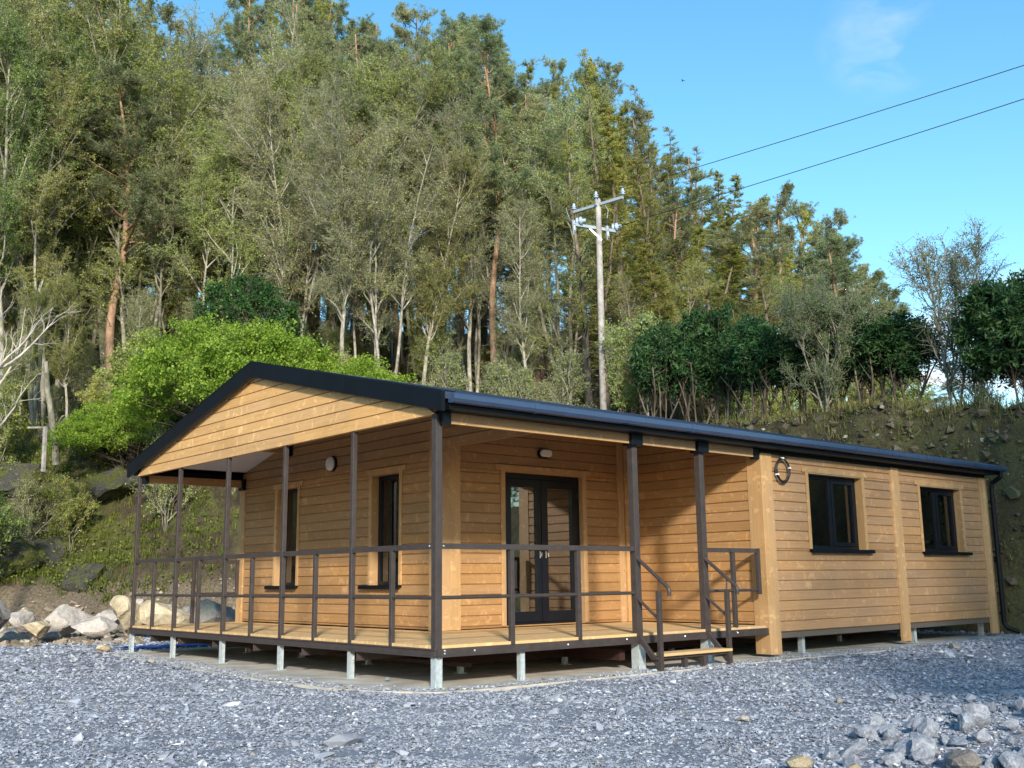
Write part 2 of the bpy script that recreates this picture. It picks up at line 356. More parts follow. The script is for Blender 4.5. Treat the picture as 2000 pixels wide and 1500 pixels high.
def hill_mat():
    m, nt, b, out = new_mat('moss_and_earth_slope'); q = N(nt); tc = q.n("TexCoord"); P = tc.outputs['Object']; sp = q.n("SeparateXYZ"); q.l(P, sp.inputs[0])
    n1 = q.noise(P, 0.55, 7, 0.65, 0.6); n2 = q.noise(P, 2.6, 8, 0.7, 0.4); n3 = q.noise(P, 16, 6, 0.75)
    earth = q.ramp(n2, [(0.3, (0.022, 0.016, 0.009)), (0.5, (0.065, 0.048, 0.025)), (0.72, (0.14, 0.105, 0.06))])
    moss = q.ramp(n3, [(0.3, (0.022, 0.028, 0.006)), (0.5, (0.085, 0.095, 0.018)), (0.72, (0.20, 0.21, 0.045))])
    c = q.mix(q.rng(q.math('ADD', q.math('MULTIPLY', n1, 0.65), q.math('MULTIPLY', n2, 0.35)), 0.46, 0.57, 0, 1, True), earth, moss)
    # pebble-studded bare earth on the cut bank at the right-hand end of the site
    cut = q.math('MULTIPLY', q.rng(sp.outputs[0], 5, 11, 0, 1, True), q.rng(sp.outputs[2], 4.2, 4.7, 1, 0, True))
    e2 = q.ramp(q.math('ADD', q.math('MULTIPLY', n2, 0.55), q.math('MULTIPLY', n3, 0.45)), [(0.32, (0.024, 0.018, 0.010)), (0.45, (0.085, 0.062, 0.032)), (0.53, (0.10, 0.105, 0.034)), (0.62, (0.15, 0.115, 0.065)), (0.74, (0.26, 0.21, 0.15))])
    c = q.mix(q.math('MULTIPLY', cut, 0.85), c, e2)
    # dead leaves and pine needles on the forest floor
    fl = q.ramp(n3, [(0.3, (0.045, 0.030, 0.014)), (0.52, (0.12, 0.085, 0.04)), (0.72, (0.20, 0.16, 0.07))])
    c = q.mix(q.math('MULTIPLY', q.rng(sp.outputs[2], 5.2, 6.2), q.rng(n1, 0.4, 0.6, 0.9, 0.3)), c, fl)
    # loose rubble at the foot behind the porch
    rub = q.math('MULTIPLY', q.rng(sp.outputs[2], 0.4, 1.1, 1, 0, True), q.rng(sp.outputs[0], 7, 9, 1, 0))
    rc = q.ramp(n3, [(0.35, (0.10, 0.075, 0.05)), (0.55, (0.26, 0.20, 0.14)), (0.7, (0.42, 0.36, 0.28))])
    c = q.mix(q.math('MULTIPLY', rub, 0.85), c, rc)
    q.l(c, b.inputs['Base Color']); b.inputs['Roughness'].default_value = 0.95
    q.l(q.bump(q.math('ADD', n2, q.math('MULTIPLY', n3, 0.5)), 1.0, 0.16), b.inputs['Normal']); return m
MAT['ground'] = ground_mat(); MAT['hill'] = hill_mat()
near = lambda a, b, st: list(np.arange(a, b, st))
gx = np.array([-3000, -800, -250, -90, -45] + near(-25, 22, 0.35) + [24, 30, 45, 90, 250, 800, 3000])
g_o = grid_mesh('ground', gx, gx, lambda X, Y: ground_z(X, Y), MAT['ground']); g_o['kind'] = 'structure'
hx = np.array(near(-60, -14, 1.6) + near(-14, 22, 0.22) + near(22, 110, 1.8)); hy = np.array(near(-40, -6, 1.2) + near(-6, 32, 0.22) + near(32, 125, 1.8))
h_o = grid_mesh('hillside', hx, hy, hill_z, MAT['hill'], keep=lambda X, Y: toe_dist(X, Y) > -1.3); h_o['kind'] = 'structure'

# concrete slab under the cabin
mb = MB()
slab_poly = [(-0.75, 0.9), (-0.55, 0.25), (-0.2, -0.28), (0.4, -0.40), (3.0, -0.42), (6.0, -0.40), (9.0, -0.5), (12.95, -0.58), (13.05, -0.2), (13.0, 8.9), (-0.3, 8.9), (-0.45, 7.0), (-0.62, 5.0), (-0.78, 3.0)]
mb.prism(slab_poly, 0.125, 'z', -0.56)
so = mb.build('concrete_slab', MAT['concrete']); so['kind'] = 'structure'

# ------------------------------------------------------------------ loose stones
def ico():
    t = (1 + 5 ** .5) / 2; v = np.array([(-1, t, 0), (1, t, 0), (-1, -t, 0), (1, -t, 0), (0, -1, t), (0, 1, t), (0, -1, -t), (0, 1, -t), (t, 0, -1), (t, 0, 1), (-t, 0, -1), (-t, 0, 1)]) / math.sqrt(1 + t * t)
    f = np.array([(0, 11, 5), (0, 5, 1), (0, 1, 7), (0, 7, 10), (0, 10, 11), (1, 5, 9), (5, 11, 4), (11, 10, 2), (10, 7, 6), (7, 1, 8), (3, 9, 4), (3, 4, 2), (3, 2, 6), (3, 6, 8), (3, 8, 9), (4, 9, 5), (2, 4, 11), (6, 2, 10), (8, 6, 7), (9, 8, 1)]); return v, f
def octa():
    v = np.array([(1, 0, 0), (-1, 0, 0), (0, 1, 0), (0, -1, 0), (0, 0, 1), (0, 0, -1)], float)
    f = np.array([(0, 2, 4), (2, 1, 4), (1, 3, 4), (3, 0, 4), (2, 0, 5), (1, 2, 5), (3, 1, 5), (0, 3, 5)]); return v, f
def rand_rot(rng, n, tilt=None):
    a = rng.normal(size=(n, 4)); a /= np.linalg.norm(a, axis=1)[:, None]; w, x, y, z = a.T
    return np.stack([1 - 2 * (y * y + z * z), 2 * (x * y - z * w), 2 * (x * z + y * w), 2 * (x * y + z * w), 1 - 2 * (x * x + z * z), 2 * (y * z - x * w), 2 * (x * z - y * w), 2 * (y * z + x * w), 1 - 2 * (x * x + y * y)], 1).reshape(n, 3, 3)
def tilt_rot(rng, n, amt):
    """random heading with a small tilt"""
    th = rng.uniform(0, 2 * np.pi, n); c, s = np.cos(th), np.sin(th); Rz = np.zeros((n, 3, 3)); Rz[:, 0, 0] = c; Rz[:, 0, 1] = -s; Rz[:, 1, 0] = s; Rz[:, 1, 1] = c; Rz[:, 2, 2] = 1
    a = rng.normal(0, amt, n); c, s = np.cos(a), np.sin(a); Rx = np.zeros((n, 3, 3)); Rx[:, 0, 0] = 1; Rx[:, 1, 1] = c; Rx[:, 1, 2] = -s; Rx[:, 2, 1] = s; Rx[:, 2, 2] = c
    th = rng.uniform(0, 2 * np.pi, n); c, s = np.cos(th), np.sin(th); R2 = np.zeros((n, 3, 3)); R2[:, 0, 0] = c; R2[:, 0, 1] = -s; R2[:, 1, 0] = s; R2[:, 1, 1] = c; R2[:, 2, 2] = 1
    return R2 @ Rx @ Rz
def stones(rng, P, size, base, flat=(0.35, 0.8), jit=0.28, tilt=0.35):
    v, f = base; n = len(P); k = len(v)
    sc = np.stack([rng.uniform(.7, 1.35, n), rng.uniform(.55, 1.0, n), rng.uniform(flat[0], flat[1], n)], 1) * size[:, None]
    L = (v[None] + rng.normal(0, jit, (n, k, 3))) * sc[:, None, :]
    L = np.einsum('nij,nkj->nki', tilt_rot(rng, n, tilt), L) + P[:, None, :]
    F = f[None] + (np.arange(n) * k)[:, None, None]
    tint = np.repeat(rng.uniform(0, 1, n), k)
    return L.reshape(-1, 3), F.reshape(-1, 3), tint
def slate_mat(name='slate_chips', stops=None, warm=0.015):
    dusty = stops is None
    m, nt, b, out = new_mat(name); q = N(nt); at = q.n("Attribute"); at.attribute_name = 'tint'; tc = q.n("TexCoord")
    c = q.ramp(at.outputs['Fac'], stops or [(0.0, (0.13, 0.142, 0.175)), (0.35, (0.205, 0.222, 0.27)), (0.75, (0.28, 0.30, 0.355)), (0.93, (0.40, 0.425, 0.485)), (1.0, (0.66, 0.68, 0.71))])
    nz = q.noise(tc.outputs['Object'], 22, 5, 0.7); c = q.mix(q.rng(nz, 0.3, 0.7, 0, 0.5 if dusty else 0.12), c, q.mix(0.5, c, (0.42, 0.44, 0.48)))
    big = q.noise(tc.outputs['Object'], 0.45, 4, 0.6); c = q.mix(q.rng(big, 0.44, 0.62, 0, 0.55 if dusty else 0.0, True), c, (0.32, 0.34, 0.385))
    wm = q.math('FRACT', q.math('MULTIPLY', at.outputs['Fac'], 173.3)); c = q.mix(q.math('GREATER_THAN', wm, 1 - warm), c, (0.27, 0.24, 0.20))
    q.l(c, b.inputs['Base Color']); b.inputs['Roughness'].default_value = 0.78; q.l(q.bump(nz, 0.5, 0.01), b.inputs['Normal']); return m
MAT['slate'] = slate_mat()
rng = np.random.default_rng(7)
def in_slab(x, y):
    px = np.array([p[0] for p in slab_poly]); py = np.array([p[1] for p in slab_poly]); ins = np.zeros(x.shape, bool); j = len(px) - 1
    for i in range(len(px)):
        c = ((py[i] > y) != (py[j] > y)) & (x < (px[j] - px[i]) * (y - py[i]) / (py[j] - py[i] + 1e-12) + px[i]); ins ^= c; j = i
    return ins
def scatter_xy(rng, n, r0, r1, a0, a1):
    """points in a ring sector of the yard"""
    r = np.sqrt(rng.uniform(r0 * r0, r1 * r1, n)); a = np.radians(rng.uniform(a0, a1, n)); return CP.x + r * np.cos(a), CP.y + r * np.sin(a)
Vs, Fs, Ts = [], [], []; base_n = 0
def add_stones(n, r0, r1, s0, s1, base, a0=0, a1=84, flat=(0.3, 0.75)):
    global base_n
    x, y = scatter_xy(rng, n, r0, r1, a0, a1); ok = (~in_slab(x + rng.normal(0, .05, n), y + rng.normal(0, .05, n))) & (toe_dist(x, y) < 0.6); x = x[ok]; y = y[ok]; m = len(x)
    sz = s0 * (s1 / s0) ** (rng.uniform(0, 1, m) ** 2.2)
    P = np.stack([x, y, ground_z(x, y) + sz * rng.uniform(0.0, 0.45, m)], 1)
    v, f, t = stones(rng, P, sz, base, flat); Vs.append(v); Fs.append(f + base_n); Ts.append(t); base_n += len(v)
add_stones(118000, 4.8, 9.5, 0.006, 0.024, octa(), flat=(0.2, 0.55))
add_stones(86000, 9.5, 15, 0.010, 0.032, octa(), flat=(0.2, 0.5))
add_stones(56000, 15, 27, 0.02, 0.055, octa(), flat=(0.2, 0.55))
add_stones(2600, 4.8, 26, 0.02, 0.045, ico())
add_stones(120, 5.5, 20, 0.05, 0.09, ico())
# chips kicked over the margin of the slab
_e = np.array(slab_poly[:8] + slab_poly[-5:]); _t = rng.uniform(0, len(_e) - 1, 5200)
_loop = np.array(slab_poly + [slab_poly[0]]); _seg = np.linalg.norm(np.diff(_loop, axis=0), axis=1); _cum = np.concatenate([[0], np.cumsum(_seg)]); _tt = rng.uniform(0, _cum[-1], 7000)
_i = np.searchsorted(_cum, _tt) - 1; _f = ((_tt - _cum[_i]) / _seg[_i])[:, None]; _p = _loop[_i] * (1 - _f) + _loop[_i + 1] * _f; _c = np.array([6.0, 4.2]); _in = np.abs(rng.normal(0, 0.14, len(_p)))[:, None]; _d = _c - _p; _d /= np.linalg.norm(_d, axis=1)[:, None]; _p = _p + _d * _in + rng.normal(0, .04, _p.shape)
_k = in_slab(_p[:, 0], _p[:, 1]); _p = _p[_k]; _sz = 0.010 * 3.2 ** (rng.uniform(0, 1, len(_p)) ** 2); v, f, t = stones(rng, np.stack([_p[:, 0], _p[:, 1], -0.433 + _sz * .3], 1), _sz, octa(), (.3, .6)); Vs.append(v); Fs.append(f + base_n); Ts.append(t); base_n += len(v)
go = link_obj('gravel', np_mesh('gravel', np.concatenate(Vs), [np.concatenate(Fs)], False, np.concatenate(Ts)), MAT['slate'])
tag(go, 'crushed blue grey slate gravel covering the yard in front of the cabin', 'gravel', kind='stuff')
del Vs, Fs, Ts

def rock_mesh(name, seed, dims, sub=3, cuts=9, mat=None, rough=0.05):
    """angular boulder: a ball planed off by random flats, then chipped"""
    import bmesh
    r = np.random.default_rng(seed); bm = bmesh.new(); bmesh.ops.create_icosphere(bm, subdivisions=sub, radius=1.0)
    V = np.array([v.co[:] for v in bm.verts])
    for _ in range(cuts):
        d = r.normal(size=3); d /= np.linalg.norm(d); h = r.uniform(0.45, 0.8); s = V @ d; m = s > h; V[m] -= np.outer(s[m] - h, d)
    V += rough * np.stack([wob(V[:, 1] * 3, V[:, 2] * 3, 1.3, seed), wob(V[:, 0] * 3, V[:, 2] * 3, 1.1, seed + 1), wob(V[:, 0] * 3, V[:, 1] * 3, 1.2, seed + 2)], 1)
    V *= np.array(dims) / 2
    for v, c in zip(bm.verts, V): v.co = c
    me = bpy.data.meshes.new(name); bm.to_mesh(me); bm.free(); me.materials.append(mat); return me
def rock_mat(name, a, b_, c_, moss=0.0, scale=2.0):
    m, nt, b, out = new_mat(name); q = N(nt); tc = q.n("TexCoord"); P = tc.outputs['Object']
    oi = q.n("ObjectInfo"); ov = q.n("VectorMath", operation='ADD'); q.l(P, ov.inputs[0]); q.l(q.xyz(q.math('MULTIPLY', oi.outputs['Random'], 30.0), 0.0, 0.0), ov.inputs[1]); P = ov.outputs[0]
    n1 = q.noise(P, scale, 8, 0.68, 0.5); n2 = q.noise(P, scale * 9, 5, 0.7)
    c = q.ramp(q.math('ADD', q.math('MULTIPLY', n1, 0.7), q.math('MULTIPLY', n2, 0.3)), [(0.33, a), (0.5, b_), (0.66, c_)])
    vein = q.math('ABSOLUTE', q.math('SUBTRACT', q.noise(P, scale * 0.9, 4, 0.6, 1.5), 0.5)); c = q.mix(q.rng(vein, 0.0, 0.012, 0.6, 0), c, tuple(min(1, k * 1.5) for k in c_))
    if moss: c = q.mix(q.rng(n1, 0.5, 0.62, 0, moss, True), c, (0.10, 0.11, 0.025))
    q.l(c, b.inputs['Base Color']); b.inputs['Roughness'].default_value = 0.85
    q.l(q.bump(q.math('ADD', n1, q.math('MULTIPLY', n2, 0.35)), 0.7, 0.05), b.inputs['Normal']); return m
MAT['rock_dark'] = rock_mat('grey_brown_boulder', (0.09, 0.08, 0.075), (0.20, 0.18, 0.165), (0.34, 0.31, 0.28), 0.35)
MAT['rock_tan'] = rock_mat('tan_boulder', (0.24, 0.19, 0.12), (0.42, 0.34, 0.22), (0.56, 0.49, 0.36))
MAT['rock_pale'] = rock_mat('pale_pinkish_boulder', (0.26, 0.22, 0.19), (0.42, 0.37, 0.325), (0.58, 0.53, 0.48), 0.15)
MAT['rock_slate'] = rock_mat('blue_grey_slate_rock', (0.14, 0.153, 0.185), (0.29, 0.31, 0.365), (0.52, 0.545, 0.59), 0, 5.0)
MAT['rock_tan_small'] = rock_mat('tan_broken_rock', (0.28, 0.21, 0.12), (0.46, 0.37, 0.24), (0.58, 0.50, 0.36), 0, 5.0)
def moss_rock():
    m, nt, b, out = new_mat('moss_over_dark_rock'); q = N(nt); tc = q.n("TexCoord"); P = tc.outputs['Object']; n1 = q.noise(P, 1.3, 7, 0.7, 0.6); n2 = q.noise(P, 22, 5, 0.75)
    rk = q.ramp(n2, [(0.3, (0.022, 0.022, 0.020)), (0.7, (0.10, 0.095, 0.08))]); ms = q.ramp(n2, [(0.3, (0.022, 0.028, 0.005)), (0.5, (0.075, 0.085, 0.014)), (0.72, (0.17, 0.17, 0.035))])
    q.l(q.mix(q.rng(n1, 0.45, 0.56, 0, 1, True), rk, ms), b.inputs['Base Color']); b.inputs['Roughness'].default_value = 0.95; q.l(q.bump(q.math('ADD', n1, q.math('MULTIPLY', n2, 0.6)), 1.0, 0.08), b.inputs['Normal']); return m
MAT['rock_moss'] = moss_rock()
def rock(label, x, y, z, dims, rotz, seed, mat, group=None, name='boulder', cat='boulder', sub=3, cuts=9, tiltx=0.0, rough=0.05):
    me = rock_mesh(name, seed, dims, sub, cuts, MAT[mat], rough); o = link_obj(name, me); o.location = (x, y, z); o.rotation_euler = (tiltx, 0.0, rotz); tag(o, label, cat, group); return o

# ------------------------------------------------------------------ the cabin
CAB = empty('timber_cabin', (0, 0, 0))
tag(CAB, 'long timber clad cabin with dark roof, gabled porch and brown steel posts on the gravel', 'cabin')
W = 8.5; LEN = 12.8; EAVE = 2.48; GX = 1.935; DY = 2.546; RX = 5.84; PITCH = 0.144
RIDGE = 3.736; SL = (RIDGE - 2.674) / (4.25 + 0.23)
def roof_top(y): return RIDGE - SL * abs(y - 4.25)
def wbox(mb, wall, a0, a1, d0, d1, z0, z1):
    """box on a wall: wall = ('y', c) faces -y, ('x', c) faces -x, ('X', c) faces +x, ('Y', c) faces +y; d is measured outwards"""
    k, c = wall
    if k == 'y': mb.box(a0, a1, c - d1, c - d0, z0, z1)
    elif k == 'Y': mb.box(a0, a1, c + d0, c + d1, z0, z1)
    elif k == 'x': mb.box(c - d1, c - d0, a0, a1, z0, z1)
    else: mb.box(c + d0, c + d1, a0, a1, z0, z1)
def board(mb, wall, a0, a1, z0, z1, t=0.022):
    """one cladding board with eased edges"""
    k, c = wall; s = {'y': -1, 'x': -1, 'Y': 1, 'X': 1}[k]; e = min(0.011, (z1 - z0) / 3)
    prof = [(0, z0), (t - e, z0), (t, z0 + e), (t, z1 - e), (t - e, z1), (0, z1)]
    def P(a, d, z): return (a, c + s * d, z) if k in 'yY' else (c + s * d, a, z)
    v = [P(a0, d, z) for d, z in prof] + [P(a1, d, z) for d, z in prof]; n = 6
    mb.add(v, [tuple(reversed(range(n))), tuple(range(n, 2 * n))] + [(i, (i + 1) % n, n + (i + 1) % n, n + i) for i in range(n)])
def siding(name, wall, a0, a1, z0, z1, mat, holes=(), zref=-0.10, parent=CAB, backing=True):
    holes = [(h[0] - 0.019, h[1] + 0.019, h[2] if h[2] < 0.1 else h[2] - 0.002, h[3] + 0.019) for h in holes]; mb = MB(); k0 = int(math.floor((z0 - zref) / PITCH + 1e-6)); z = zref + k0 * PITCH
    zc = sorted({h[2] for h in holes} | {h[3] for h in holes})
    while z < z1 - 0.01:
        lo = max(z, z0); hi = min(z + PITCH - 0.006, z1); cuts = [lo] + [c for c in zc if lo + 0.004 < c < hi - 0.004] + [hi]
        for b0, b1 in zip(cuts[:-1], cuts[1:]):
            mid = (b0 + b1) / 2; segs = [(a0, a1)]
            for h in holes:
                if h[2] <= mid <= h[3]:
                    ns = []
                    for s0, s1 in segs:
                        if h[0] >= s1 or h[1] <= s0: ns.append((s0, s1)); continue
                        if h[0] > s0: ns.append((s0, h[0]))
                        if h[1] < s1: ns.append((h[1], s1))
                    segs = ns
            for s0, s1 in segs: board(mb, wall, s0, s1, b0, b1)
        z += PITCH
    if backing:      # the dark building paper behind the boards, with the same openings
        xs = sorted({a0, a1} | {h[0] for h in holes} | {h[1] for h in holes}); zs = sorted({z0, z1} | {h[2] for h in holes} | {h[3] for h in holes})
        for xa, xb in zip(xs[:-1], xs[1:]):
            for za, zb in zip(zs[:-1], zs[1:]):
                mx, mz = (xa + xb) / 2, (za + zb) / 2
                if any(h[0] < mx < h[1] and h[2] < mz < h[3] for h in holes): continue
                wbox(mb, wall, xa, xb, -0.08, 0.003, za, zb)
    return mb.build(name, mat, parent)

# openings: a0, a1, z0, z1
W1 = (7.02, 8.51, 1.08, 2.22); W2 = (10.37, 11.80, 1.07, 2.19); G1 = (6.44, 7.14, 0.62, 2.24); G2 = (3.47, 4.19, 0.62, 2.24); DR = (3.12, 4.70, 0.03, 2.24)
siding('front_wall', ('y', 0.0), 5.84, LEN, -0.10, 2.455, MAT['front_wood'], [W1, W2])
siding('porch_door_wall', ('y', DY), GX, RX, 0.012, 3.20, MAT['wall_wood'], [DR])
siding('porch_return_wall', ('x', RX), 0.0, DY, 0.012, 2.50, MAT['wall_wood'])
mb = MB()
for k_ in range(5):
    zz = 2.492 + k_ * PITCH; board(mb, ('x', RX), max(0.02, (zz + PITCH - 2.615) / SL + .02), DY, zz, zz + PITCH - .006)
mb.build('porch_return_wall_top', MAT['wall_wood'], CAB)
gw = siding('porch_gable_wall', ('x', GX), DY, W, 0.012, 2.492, MAT['wall_wood'], [G1, G2])
siding('end_wall', ('X', LEN), 0.0, W, -0.10, 2.492, MAT['front_wood'])
siding('rear_wall', ('Y', W), GX, LEN, -0.10, 2.50, MAT['front_wood'])
def gable_boards(name, x, sgn, z0, inset, mat, ymin=0.0, ymax=W):
    """triangle of boards under the roof slopes"""
    mb = MB(); z = z0
    def half(zz): return 4.25 - (RIDGE - inset - zz) / SL
    top = RIDGE - inset
    while z < top - 0.02:
        zb = min(z + PITCH - 0.013, top - 0.004); l0, l1 = max(half(z), ymin), max(half(zb), ymin); r0, r1 = min(W - half(z), ymax), min(W - half(zb), ymax)
        mb.prism([(l0, z), (r0, z), (r1, zb), (l1, zb)], sgn * 0.022, 'x', x)
        mb.prism([(l0 + 0.005, z - 0.004), (r0 - 0.005, z - 0.004), (r1 - 0.005, zb + 0.001), (l1 + 0.005, zb + 0.001)], -sgn * 0.03, 'x', x + sgn * 0.004)
        z += PITCH
    return mb.build(name, mat, CAB)
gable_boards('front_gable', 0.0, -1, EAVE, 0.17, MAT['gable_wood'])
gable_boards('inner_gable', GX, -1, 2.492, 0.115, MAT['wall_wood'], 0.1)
gable_boards('rear_gable', LEN, 1, 2.492, 0.06, MAT['front_wood'])
# trims
def trim(wall, a0, a1, z0, z1, d=0.045, name='corner_board', d0=0.0, mat='trim_wood'):
    mb = MB(); wbox(mb, wall, a0, a1, d0, d, z0, z1); return mb.build(name, MAT[mat], CAB, bevel=0.004)
trim(('y', 0.0), 5.84, 6.08, -0.405, 2.455, 0.05); trim(('x', RX), -0.05, 0.205, -0.40, 2.44, 0.03)
trim(('y', 0.0), 9.42, 9.675, -0.385, 2.455, 0.048, 'batten_board'); trim(('y', 0.0), 12.56, 12.83, -0.385, 2.455, 0.046)
trim(('X', LEN), -0.046, 0.15, -0.385, 2.44, 0.045); trim(('X', LEN), 8.3, 8.5, -0.385, 2.44, 0.045)
trim(('y', DY), 1.89, 2.10, 0.004, 2.84, 0.045); trim(('y', DY), 2.102, 2.285, 0.004, 2.84, 0.043)
trim(('x', GX), 2.546, 2.72, 0.004, 2.84, 0.045)
trim(('y', DY), 5.50, 5.62, 0.004, 3.1, 0.042); trim(('y', DY), 5.66, 5.815, 0.004, 3.1, 0.044)
trim(('x', RX), 2.38, 2.50, 0.004, 3.05, 0.040)
trim(('x', GX), 8.33, 8.5, -0.10, 2.49, 0.045); trim(('Y', W), GX - 0.045, 2.1, -0.10, 2.49, 0.045)
# floor plate and lining
mb = MB(); mb.box(GX + 0.03, RX + 0.2, DY + 0.02, W - 0.01, -0.19, -0.06); mb.box(RX + 0.03, LEN - 0.01, 0.01, W - 0.01, -0.19, -0.103); mb.build('floor_plate', MAT['interior'], CAB)
mb = MB(); mb.box(6.0, LEN - 0.1, 3.1, 3.2, -0.10, 2.45); mb.box(9.45, 9.55, 0.1, 3.1, -0.10, 2.45); mb.box(5.95, 6.0, 0.1, 3.1, -.1, 2.45); mb.box(GX + 0.1, RX, 5.2, 5.25, 0, 2.5); mb.box(RX + 0.09, LEN - 0.1, 0.1, W - 0.1, 2.46, 2.47); mb.box(GX + 0.09, RX + 0.08, DY + 0.1, W - 0.1, 2.46, 2.47); mb.build('partition', MAT['interior'], CAB)

def window(wall, op, split, trims=0.075, recess=0.09, curtain=None, sill_ext=(0.09, 0.16)):
    a0, a1, z0, z1 = op; fw = 0.055; mb = MB(); D = -recess
    wbox(mb, wall, a0, a1, D - 0.05, D, z0, z0 + fw); wbox(mb, wall, a0, a1, D - 0.05, D, z1 - fw, z1)
    wbox(mb, wall, a0, a0 + fw, D - 0.05, D, z0 + fw, z1 - fw); wbox(mb, wall, a1 - fw, a1, D - 0.05, D, z0 + fw, z1 - fw)
    if split:
        m = a0 + (a1 - a0) * split; wbox(mb, wall, m - 0.035, m + 0.035, D - 0.05, D + 0.002, z0 + fw, z1 - fw)
        s0, s1 = m + 0.037, a1 - fw - 0.002; t = 0.055; zz0, zz1 = z0 + fw + 0.002, z1 - fw - 0.002       # the opening casement
        wbox(mb, wall, s0, s1, D - 0.03, D + 0.014, zz0, zz0 + t); wbox(mb, wall, s0, s1, D - 0.03, D + 0.014, zz1 - t, zz1)
        wbox(mb, wall, s0, s0 + t, D - 0.03, D + 0.014, zz0 + t, zz1 - t); wbox(mb, wall, s1 - t, s1, D - 0.03, D + 0.014, zz0 + t, zz1 - t)
    w = mb.build('window', MAT['frame'], CAB, bevel=0.003)
    cuts = [(a0 + fw, a1 - fw)] if not split else [(a0 + fw, m - 0.035), (m + 0.09, a1 - fw - 0.055)]
    for c0, c1 in cuts:
        mb = MB(); wbox(mb, wall, c0, c1, D - 0.034, D - 0.030, z0 + fw, z1 - fw); mb.build('pane', MAT['glass'], w)
    mb = MB(); wbox(mb, wall, a0 - trims * .9, a1 + sill_ext[1], -0.02, 0.095, z0 - 0.032, z0 - 0.001); wbox(mb, wall, a0 - trims * .9, a1 + sill_ext[1], 0.080, 0.099, z0 - 0.055, z0 - 0.030); mb.build('sill', MAT['black_trim'], w)
    # painted timber casing: reveal liners and face trims, the head board running past with cut ends
    mb = MB(); t = 0.018
    wbox(mb, wall, a0 - t, a0, -recess - .05, 0.036, z0, z1); wbox(mb, wall, a1, a1 + t, -recess - .05, 0.036, z0, z1); wbox(mb, wall, a0 - t, a1 + t, -recess - .05, 0.034, z1, z1 + t)
    wbox(mb, wall, a0 - trims, a0 - t, 0.023, 0.040, z0, z1 + t); wbox(mb, wall, a1 + t, a1 + trims, 0.023, 0.040, z0, z1 + t); wbox(mb, wall, a0 - trims - 0.09, a1 + trims + 0.07, 0.023, 0.044, z1 + t, z1 + 0.095)
    mb.build('casing', MAT['trim_wood'], w, bevel=0.002)
    if curtain:
        for c0, c1 in curtain:
            mb = MB(); n = 14; v = []; 
            for i in range(n + 1):
                a = c0 + (c1 - c0) * i / n; dd = D - 0.16 - 0.03 * (i % 2); 
                for z in (z0 + 0.02, z1): v.append((a, wall[1] - dd, z) if wall[0] == 'y' else (wall[1] - dd, a, z))
            mb.add(v, [(2 * i, 2 * i + 2, 2 * i + 3, 2 * i + 1) for i in range(n)]); mb.build('curtain', MAT['curtain'], w)
    return w
window(('y', 0.0), W1, 0.50, curtain=[(8.12, 8.42)]); window(('y', 0.0), W2, 0.50, curtain=[(11.35, 11.72), (10.42, 10.55)])
window(('x', GX), G1, None, sill_ext=(0.1, 0.25)); window(('x', GX), G2, None, sill_ext=(0.1, 0.25), curtain=[(3.9, 4.14)])

# french doors
a0, a1, z0, z1 = DR; wl = ('y', DY); D = -0.05; mb = MB(); fw = 0.06
wbox(mb, wl, a0, a0 + fw, D - 0.07, D, z0, z1); wbox(mb, wl, a1 - fw, a1, D - 0.07, D, z0, z1); wbox(mb, wl, a0 + fw, a1 - fw, D - 0.07, D, z1 - fw - 0.02, z1); wbox(mb, wl, a0 + fw, a1 - fw, D - 0.07, D + 0.01, z0 - 0.01, z0 + 0.03)
door = mb.build('french_door', MAT['frame'], CAB, bevel=0.003)
mid = (a0 + a1) / 2; st = 0.105
for s0, s1, hs in ((a0 + fw + 0.003, mid - 0.004, 1), (mid + 0.004, a1 - fw - 0.003, -1)):
    zb, zt = z0 + 0.034, z1 - fw - 0.024; mb = MB(); E = D + 0.012
    wbox(mb, wl, s0, s0 + st, D - 0.05, E, zb, zt); wbox(mb, wl, s1 - st, s1, D - 0.05, E, zb, zt); wbox(mb, wl, s0 + st, s1 - st, D - 0.05, E, zb, zb + 0.15); wbox(mb, wl, s0 + st, s1 - st, D - 0.05, E, zt - 0.12, zt)
    if hs == 1: wbox(mb, wl, s1 - 0.02, s1 + 0.03, E, E + 0.012, zb, zt)
    mb.build('door_leaf', MAT['frame'], door, bevel=0.003)
    mb = MB(); wbox(mb, wl, s0 + st, s1 - st, D - 0.030, D - 0.026, zb + 0.15, zt - 0.12); mb.build('pane', MAT['door_glass'], door)
    hx_ = s1 - 0.055 if hs == 1 else s0 + 0.055; mb = MB(); wbox(mb, wl, hx_ - 0.009, hx_ + 0.009, E, E + 0.008, 0.99, 1.09); mb.bar((hx_, DY - E - 0.004, 1.06), (hx_, DY - E - 0.045, 1.06), 0.014, 0.014); mb.bar((hx_ - hs * .005, DY - E - 0.045, 1.062), (hx_ - hs * 0.012, DY - E - 0.047, 1.01), 0.013, 0.013)
    mb.build('handle', MAT['silver'], door)
for zz in (0.35, 1.15, 1.95):
    mb = MB(); mb.tube([(a1 - fw + 0.002, DY - D - 0.022, zz - 0.05), (a1 - fw + 0.002, DY - D - 0.022, zz + 0.05)], 0.012, 8); mb.build('hinge', MAT['frame'], door)
mb = MB(); t = 0.018; rc = -0.11
wbox(mb, wl, a0 - t, a0, rc, 0.036, z0, z1); wbox(mb, wl, a1, a1 + t, rc, 0.036, z0, z1); wbox(mb, wl, a0 - t, a1 + t, rc, 0.034, z1, z1 + t)
wbox(mb, wl, a0 - 0.085, a0 - t, 0.023, 0.040, z0, z1 + t); wbox(mb, wl, a1 + t, a1 + 0.075, 0.023, 0.040, z0, z1 + t); wbox(mb, wl, a0 - 0.19, a1 + 0.17, 0.023, 0.044, z1 + t, z1 + 0.10)
